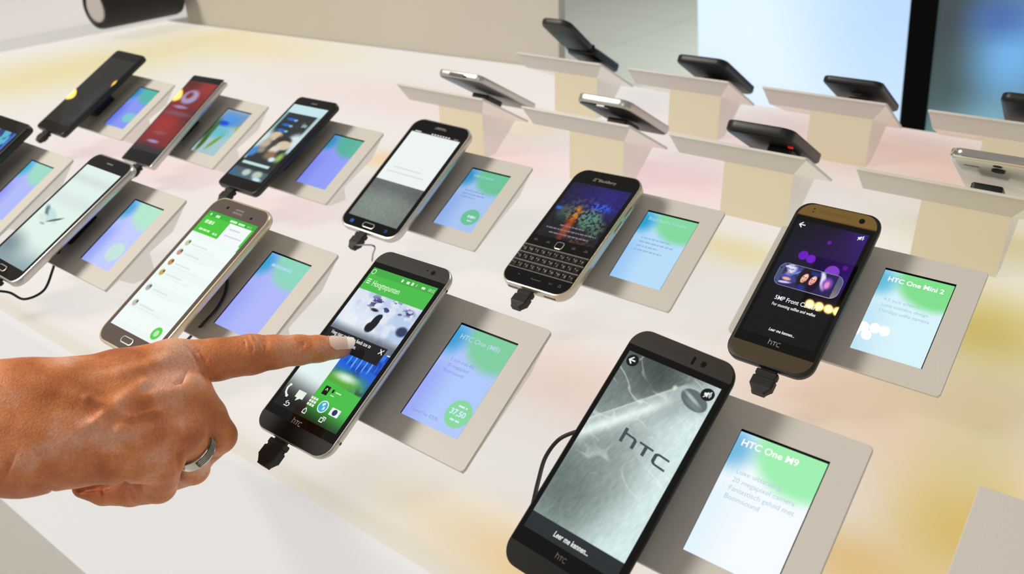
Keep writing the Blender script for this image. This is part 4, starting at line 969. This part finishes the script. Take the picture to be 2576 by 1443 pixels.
p = backphone('P5', 'smartphone', 'black phone seen from behind with a small red glow beneath it', 72, 125, 11, 13, 'black', pos=(-53, -8, 25.5), rot=(-.01, 0, 0), backm='darkback')
b = B(); b.rbox(-29, -24, 24, 29, -13.0, -10.8, 1.0); b.build('alarm_light', M['led'], p.e)
p = backphone('P7', 'smartphone', 'white phone with a chrome frame seen from behind at the right', 79, 151, 8.6, 12, 'chrome', pos=(-74, -7, 30.0), backm='white', rot=(0.0, 0, 0))
b = B(); b.loft([(7.5, 7.5, 3.6, -9.6), (7.5, 7.5, 3.6, -8.8)], (0, 66), n=7); b.loft([(11, 11, 5.4, -11.2), (11, 11, 5.4, -8.8)], (0, 52), n=7); b.build('rear_camera', M['black'], p.e)
b = B(); b.loft([(13, 2.2, 1, -9.4), (13, 2.2, 1, -8.8)], (22, 50), n=5); b.build('speaker_slot', M['darkback'], p.e)
p = backphone('P4', 'smartphone', 'black phone seen from behind, in the far row before the pale video wall edge', 71, 130, 10, 12, 'black', pos=(-63, -8, 26.5), rot=(.0, 0, 0), backm='darkback')
p = backphone('P6', 'smartphone', 'black phone seen from behind against the pale video wall', 70, 120, 8, 10, 'black', backm='darkback', rot=(-.03, 0, 0), pos=(-63, -7, 26))
b = B(); b.loft([(9, 4, 1.9, -9), (9, 4, 1.9, -8)], (0, 18), n=5); b.build('logo', M['greyback'], p.e)
p = backphone('P8', 'smartphone', 'black phone seen from behind, cut by the right edge of the photo', 74, 142, 9, 10, 'black', backm='darkback', rot=(.02, 0, 0))
b = B(); b.disc(0, 52, -9.7, 4); b.build('rear_camera', M['glass'], p.e)
# flip phone
POSE['P2'] = (-44, -4, 32, 0, 0, 0, 1, 1)
mtx, _, _ = phone_matrix('P2')
fe = empty('flip_phone', 'black open flip phone with its lid raised, farthest back', 'phone', mtx)
b = B(); b.loft([(44, 80, 8, -13), (50, 85, 9, -11), (51, 86, 9, -3), (48, 83, 8, 0)], (0, -24), n=7); b.build('keypad_half', M['black'], fe, True)
b = B(); T_ = Matrix.Translation((0, 20, 0)) @ Matrix.Rotation(math.radians(7), 4, 'X')
b.loft([(36, 70, 12, -10), (48, 82, 14, -8.5), (51, 86, 15, -5), (50, 85, 14, -1), (47, 82, 13, 0)], (0, 42), n=8, T=T_); lid = b.build('lid', M['darkback'], fe, True)
b = B(); b.tube([(-22, 20, -3), (22, 20, -3)], 6.0, 14); b.build('hinge', M['gun_dark'], fe, True)
b = B()
for i_ in range(3):
    for k in range(4): b.rbox(-20 + i_ * 14, -8 + i_ * 14, -66 + k * 13, -56 + k * 13, 0, .8, 1.5)
b.build('keypad', M['greyback'], fe)

# ================================================================ the hand
def hp(px, py, d): return np.array([(px - 1288) / F * d, -(py - 721.5) / F * d, -d])
VX = 0.9
lo = hp(-190, 1330, 560); hi = hp(905, 780, 560)
x0h, x1h = (-190 - 1288) / F * 500, -88 - 0
x0h = -455.; x1h = -98.; y0h, y1h = -142., -18.; z0h, z1h = -572., -430.
gx = np.arange(x0h, x1h, VX, dtype=np.float32); gy = np.arange(y0h, y1h, VX, dtype=np.float32); gz = np.arange(z0h, z1h, VX, dtype=np.float32)
GX, GY, GZ = np.meshgrid(gx, gy, gz, indexing='ij')
def cone(a, b_, ra, rb, sub=None):
    """signed distance to a tapered capsule"""
    a = a.astype(np.float32); b_ = b_.astype(np.float32); ab = b_ - a; L2 = float(ab @ ab)
    t = np.clip(((GX - a[0]) * ab[0] + (GY - a[1]) * ab[1] + (GZ - a[2]) * ab[2]) / L2, 0, 1)
    d = np.sqrt((GX - a[0] - t * ab[0]) ** 2 + (GY - a[1] - t * ab[1]) ** 2 + (GZ - a[2] - t * ab[2]) ** 2)
    return (d - (ra + (rb - ra) * t)).astype(np.float32)
def smin(a, b_, k):
    h = np.clip(.5 + .5 * (b_ - a) / k, 0, 1); return b_ * (1 - h) + a * h - k * h * (1 - h)
def chain(pts, k=3.0):
    d = None
    for p_, q_ in zip(pts[:-1], pts[1:]):
        c = cone(hp(*p_[:3]), hp(*q_[:3]), p_[3], q_[3]); d = c if d is None else smin(d, c, k)
    return d
D = chain([(-800, 1030, 448, 30), (-200, 1018, 463, 26), (60, 1018, 470, 25), (160, 1008, 476, 22)], 6)
D = smin(D, chain([(-800, 1110, 446, 31), (-200, 1125, 459, 27), (60, 1128, 464, 25.5), (170, 1120, 468, 22)], 6), 10)
D = smin(D, chain([(120, 1010, 476, 22), (300, 955, 494, 18), (432, 915, 508, 14.6)]), 9)
D = smin(D, chain([(120, 1050, 470, 21), (310, 1015, 484, 17), (474, 990, 500, 13.6)]), 9)
D = smin(D, chain([(120, 1090, 466, 21), (300, 1085, 476, 17), (462, 1082, 494, 13.4)]), 9)
D = smin(D, chain([(120, 1125, 464, 21), (290, 1142, 474, 16), (404, 1160, 488, 13.2)]), 9)
# thumb folded under the palm
D = smin(D, chain([(150, 1060, 490, 18), (300, 1050, 522, 13), (380, 1075, 540, 11), (440, 1110, 545, 9.5)]), 6)
# fingers
ix = chain([(436, 914, 509, 14.2), (545, 904, 519, 13.0), (632, 891, 528, 12.6), (690, 885, 534, 10.6), (752, 880, 540, 9.6), (800, 877, 544, 8.6), (858, 874, 549, 7.0)], 2.5)
D = smin(D, ix, 5)
mid = chain([(476, 990, 501, 13.4), (520, 1045, 512, 11.4), (550, 1096, 521, 10.8), (500, 1150, 540, 9.2), (420, 1160, 545, 8)], 2.5)
D = smin(D, mid, 2.5)
rg = chain([(462, 1080, 495, 13.2), (482, 1125, 506, 10.6), (486, 1178, 519, 9.6), (420, 1205, 536, 8.6), (350, 1195, 538, 7.5)], 2.5)
D = smin(D, rg, 2.0)
pk = chain([(404, 1160, 489, 12.8), (404, 1195, 496, 10.6), (400, 1222, 504, 10.0), (330, 1237, 514, 8.6), (262, 1236, 518, 8.2), (212, 1224, 520, 7.0)], 2.0)
D = smin(D, pk, 1.2)
# tendons and veins of the back of the hand
for a in ([(150, 990, 462, .3), (300, 945, 477.5, 2.0), (420, 905, 495, 2.2)], [(150, 1035, 457, .3), (310, 1008, 468.5, 2.0), (455, 985, 487.5, 2.6)], [(150, 1088, 453, .3), (300, 1082, 460.5, 2.0), (445, 1080, 482, 2.6)], [(180, 1128, 453, .3), (300, 1142, 459.5, 1.8), (390, 1158, 476, 2.4)],
          [(80, 950, 460, .3), (220, 1000, 458.5, 1.5), (330, 1050, 465.5, 1.4), (400, 1030, 475, 1.2)], [(90, 1130, 450, .3), (240, 1060, 455.5, 1.4), (360, 965, 478.5, 1.4)]):
    D = smin(D, chain(a, 2), 4.5)
# creases: knuckle wrinkles of the index finger, folds at the heel of the hand
def carve(D, pts, k=1.6):
    c = chain(pts, 1); return -smin(-D, c, k)
def surf(px, py):
    ds = np.arange(436, 570, .5); P = np.stack([(px - 1288) / F * ds, -(py - 721.5) / F * ds, -ds], 1)
    I = np.round((P - np.array([x0h, y0h, z0h])) / VX).astype(int); ok = ((I >= 0) & (I < np.array(D.shape))).all(1)
    for d_, i_, k_ in zip(ds, I, ok):
        if k_ and D[tuple(i_)] < 0: return d_
    return None
def crease(D, pts, r, off=-.1, k=1.4):
    q = []
    for i_, (x, y) in enumerate(pts):
        d_ = surf(x, y)
        if d_ is None: continue
        q.append((x, y, d_ + off, r * (.45 if i_ in (0, len(pts) - 1) else 1)))
    return carve(D, q, k) if len(q) > 1 else D
# knuckle wrinkles of the index finger
for pts_c, r_ in (([(636, 842), (645, 852), (652, 866), (650, 880)], 1.1), ([(650, 842), (660, 856), (666, 872), (660, 888), (650, 896)], 1.25), ([(666, 846), (672, 858), (674, 872)], .8), ([(622, 846), (630, 858), (636, 874), (632, 886)], .8), ([(610, 848), (616, 862), (618, 876)], .5),
                  ([(748, 856), (753, 866), (752, 878)], .6), ([(758, 854), (763, 864), (762, 876)], .7), ([(768, 856), (772, 866)], .5),
                  # fold between index finger and the back of the hand
                  ([(470, 868), (488, 888), (503, 912), (515, 940), (522, 960)], 1.5), ([(500, 880), (514, 902), (524, 930)], .7),
                  # side of the fist
                  ([(455, 1100), (453, 1140), (452, 1180), (449, 1215)], 1.9), ([(120, 1236), (200, 1232), (270, 1222), (318, 1210)], 2.3), ([(318, 1212), (326, 1232), (338, 1250)], 1.3), ([(258, 1228), (260, 1244), (259, 1262)], .9),
                  ([(300, 1210), (312, 1198), (322, 1190)], .7), ([(350, 1200), (364, 1190), (370, 1178)], .7), ([(8, 1200), (22, 1168), (38, 1144)], .9), ([(16, 1190), (30, 1160)], .5),
                  # ridges between the knuckles
                  ([(470, 935), (455, 960), (440, 968)], 1.2), ([(370, 1000), (400, 1024), (440, 1034)], 1.1), ([(300, 1030), (350, 1040)], .8)):
    D = crease(D, pts_c, r_)
grid = openvdb.FloatGrid(); grid.background = 3.0
D3 = np.clip(D, -3, 3).astype(np.float32)
grid.copyFromArray(D3, tolerance=0.0); 
pts_, quads_ = grid.convertToQuads(isovalue=0.0)
pts_ = np.asarray(pts_, dtype=float) * VX + np.array([x0h, y0h, z0h])
W3 = pts_ @ CR + CC; W3[:, 2] += ZT
org = Vector(ray(300, 1060, d=480)) * MM
person = None
def skin_mat():
    mt, nt, b_ = new_mat('skin')
    tc = nt.nodes.new('ShaderNodeTexCoord'); n1 = nt.nodes.new('ShaderNodeTexNoise'); n1.inputs['Scale'].default_value = 34; n1.inputs['Detail'].default_value = 4
    n2 = nt.nodes.new('ShaderNodeTexNoise'); n2.inputs['Scale'].default_value = 700; n2.inputs['Detail'].default_value = 3
    n3 = nt.nodes.new('ShaderNodeTexVoronoi'); n3.inputs['Scale'].default_value = 900
    for n in (n1, n2, n3): nt.links.new(tc.outputs['Object'], n.inputs['Vector'])
    cr = nt.nodes.new('ShaderNodeValToRGB'); e = cr.color_ramp.elements
    e[0].position = .34; e[0].color = rgba((188, 104, 58)); e[1].position = .66; e[1].color = rgba((238, 176, 146))
    m1 = e.new(.5); m1.color = rgba((222, 136, 82))
    nt.links.new(n1.outputs[0], cr.inputs[0])
    mx_ = nt.nodes.new('ShaderNodeMix'); mx_.data_type = 'RGBA'; mx_.blend_type = 'MULTIPLY'; mx_.inputs[0].default_value = .5
    cr2 = nt.nodes.new('ShaderNodeValToRGB'); cr2.color_ramp.elements[0].color = (.62, .58, .55, 1); cr2.color_ramp.elements[0].position = .3; cr2.color_ramp.elements[1].position = .65
    nt.links.new(n2.outputs[0], cr2.inputs[0]); nt.links.new(cr.outputs[0], mx_.inputs[6]); nt.links.new(cr2.outputs[0], mx_.inputs[7])
    nt.links.new(mx_.outputs[2], b_.inputs['Base Color'])
    b_.inputs['Roughness'].default_value = .5; b_.inputs['Subsurface Weight'].default_value = .10; b_.inputs['Subsurface Scale'].default_value = .003
    b_.inputs['Subsurface Radius'].default_value = (1, .4, .2)
    ad = nt.nodes.new('ShaderNodeMath'); ad.operation = 'ADD'; nt.links.new(n2.outputs[0], ad.inputs[0]); nt.links.new(n3.outputs[0], ad.inputs[1])
    bp = nt.nodes.new('ShaderNodeBump'); bp.inputs['Strength'].default_value = .42; bp.inputs['Distance'].default_value = .0004
    nt.links.new(ad.outputs[0], bp.inputs['Height']); nt.links.new(bp.outputs[0], b_.inputs['Normal'])
    return mt
SKIN = skin_mat()
o = mesh_obj('person', W3 - np.array(org) / MM, [tuple(int(i_) for i_ in q) for q in quads_], SKIN)
o.location = org
o.data.polygons.foreach_set('use_smooth', [True] * len(o.data.polygons))
bm = bmesh.new(); bm.from_mesh(o.data); bmesh.ops.recalc_face_normals(bm, faces=bm.faces); bm.to_mesh(o.data); bm.free()
sm2 = o.modifiers.new('soften', 'SMOOTH'); sm2.factor = .5; sm2.iterations = 3
HAND = tag(o, 'tanned hand with a silver ring reaching in, index finger touching a phone screen', 'person')
def to_hand(P): # camera-frame mm -> hand local mm
    P = np.atleast_2d(P); Wd = P @ CR + CC; Wd[:, 2] += ZT; return Wd - np.array(org) / MM
# finger nail: curved plate on the last joint
A = hp(800, 877, 544); Bn = hp(858, 874, 549); axn = (Bn - A) / np.linalg.norm(Bn - A)
upn = np.array([0.05, .68, .73]); upn -= axn * (upn @ axn); upn /= np.linalg.norm(upn); sdn = np.cross(axn, upn)
def nail_part(name, t0, t1, m_, lift):
    b = B(); nu, nv = 14, 14; vs = []
    for i_ in range(nu + 1):
        t = t0 + (t1 - t0) * i_ / nu; s_ = 8.75 - .105 * t
        for k in range(nv + 1):
            u = k / nv * 2 - 1
            tt = t + (1 - u * u) * (0 if t0 > 14 else 0) 
            back = 0; q_ = (t - 6.5) / (23.4 - 6.5); wf = min(1.0, (1 - max(0, 1 - q_ / .34) ** 2) ** .5 + .02) * min(1.0, (1 - max(0, (q_ - .74) / .26) ** 2) ** .5 + .02)
            a = u * .82 * wf; rad = s_ + lift + .35 - .10 * max(0, t - 13) + (.16 * max(0, t - 18))
            c = A + axn * (tt + back * 0) + (upn * math.cos(a) + sdn * math.sin(a)) * rad
            vs.append(c)
    n0 = len(vs); vs = vs + [v_ - upn * .5 for v_ in vs]; fs = []
    for i_ in range(nu):
        for k in range(nv):
            q = i_ * (nv + 1) + k; fs.append((q, q + 1, q + nv + 2, q + nv + 1)); fs.append((n0 + q, n0 + q + nv + 1, n0 + q + nv + 2, n0 + q + 1))
    for k in range(nv): fs.append((k, n0 + k, n0 + k + 1, k + 1)); q = nu * (nv + 1) + k; fs.append((q, q + 1, n0 + q + 1, n0 + q))
    for i_ in range(nu): q = i_ * (nv + 1); fs.append((q, q + nv + 1, n0 + q + nv + 1, n0 + q)); q += nv; fs.append((q, n0 + q, n0 + q + nv + 1, q + nv + 1))
    return mesh_obj(name, to_hand(np.array(vs)), fs, m_, HAND, True)
nail_part('fingernail', 6.6, 18.4, M['skin_nail'], .15); nail_part('nail_tip', 18.4, 23.2, M['nail_tip'], .15)
# ring on the ring finger
rc = hp(486, 1131, 507.5); rax = hp(486, 1178, 519) - hp(462, 1080, 495); rax = rax / np.linalg.norm(rax) + np.array([.38, .05, -.12]); rax /= np.linalg.norm(rax)
ru = np.array([1., 0, .2]); ru -= rax * (ru @ rax); ru /= np.linalg.norm(ru); rv = np.cross(rax, ru)
def ring_band(name, r0, r1, w_, a0, a1, m_, n=72):
    b = B(); vs = []; prof = [(r0, -w_ / 2), (r1 - .3, -w_ / 2), (r1, -w_ / 4), (r1 + .1, 0), (r1, w_ / 4), (r1 - .3, w_ / 2), (r0, w_ / 2)]; fs = []
    k = len(prof); full = abs(a1 - a0) > 6.28
    for i_ in range(n + (0 if full else 1)):
        a = a0 + (a1 - a0) * i_ / n
        for r_, z_ in prof: vs.append(rc + (ru * math.cos(a) + rv * math.sin(a)) * r_ + rax * z_)
    N = len(vs) // k
    for i_ in range(N if full else N - 1):
        for q in range(k): a_ = i_ * k + q; b_ = i_ * k + (q + 1) % k; c_ = ((i_ + 1) % N) * k + (q + 1) % k; d_ = ((i_ + 1) % N) * k + q; fs.append((a_, b_, c_, d_))
    return mesh_obj(name, to_hand(np.array(vs)), fs, m_, HAND, True)
rb = ring_band('ring', 11.3, 13.2, 7.0, 0, 2 * math.pi, M['ringm']); rb['label'] = 'wide silver ring'
ring_band('ring_inlay', 12.8, 13.35, 5.4, -1.0, .95, M['ringdark'], 40)
vs = []; fs = []
for i_ in range(26):
    for k in range(4):
        a = -.95 + 1.85 * (i_ + .5 * (k % 2)) / 26; z_ = -1.95 + k * 1.3; c = rc + (ru * math.cos(a) + rv * math.sin(a)) * 13.4 + rax * z_
        n_ = ru * math.cos(a) + rv * math.sin(a); t_ = -ru * math.sin(a) + rv * math.cos(a); q = len(vs)
        vs += [c + n_ * .6, c + t_ * .5, c + rax * .55, c - t_ * .5, c - rax * .55]; fs += [(q, q + 1, q + 2), (q, q + 2, q + 3), (q, q + 3, q + 4), (q, q + 4, q + 1)]
mesh_obj('ring_beads', to_hand(np.array(vs)), fs, M['ringm'], HAND)
bpy.context.view_layer.update()
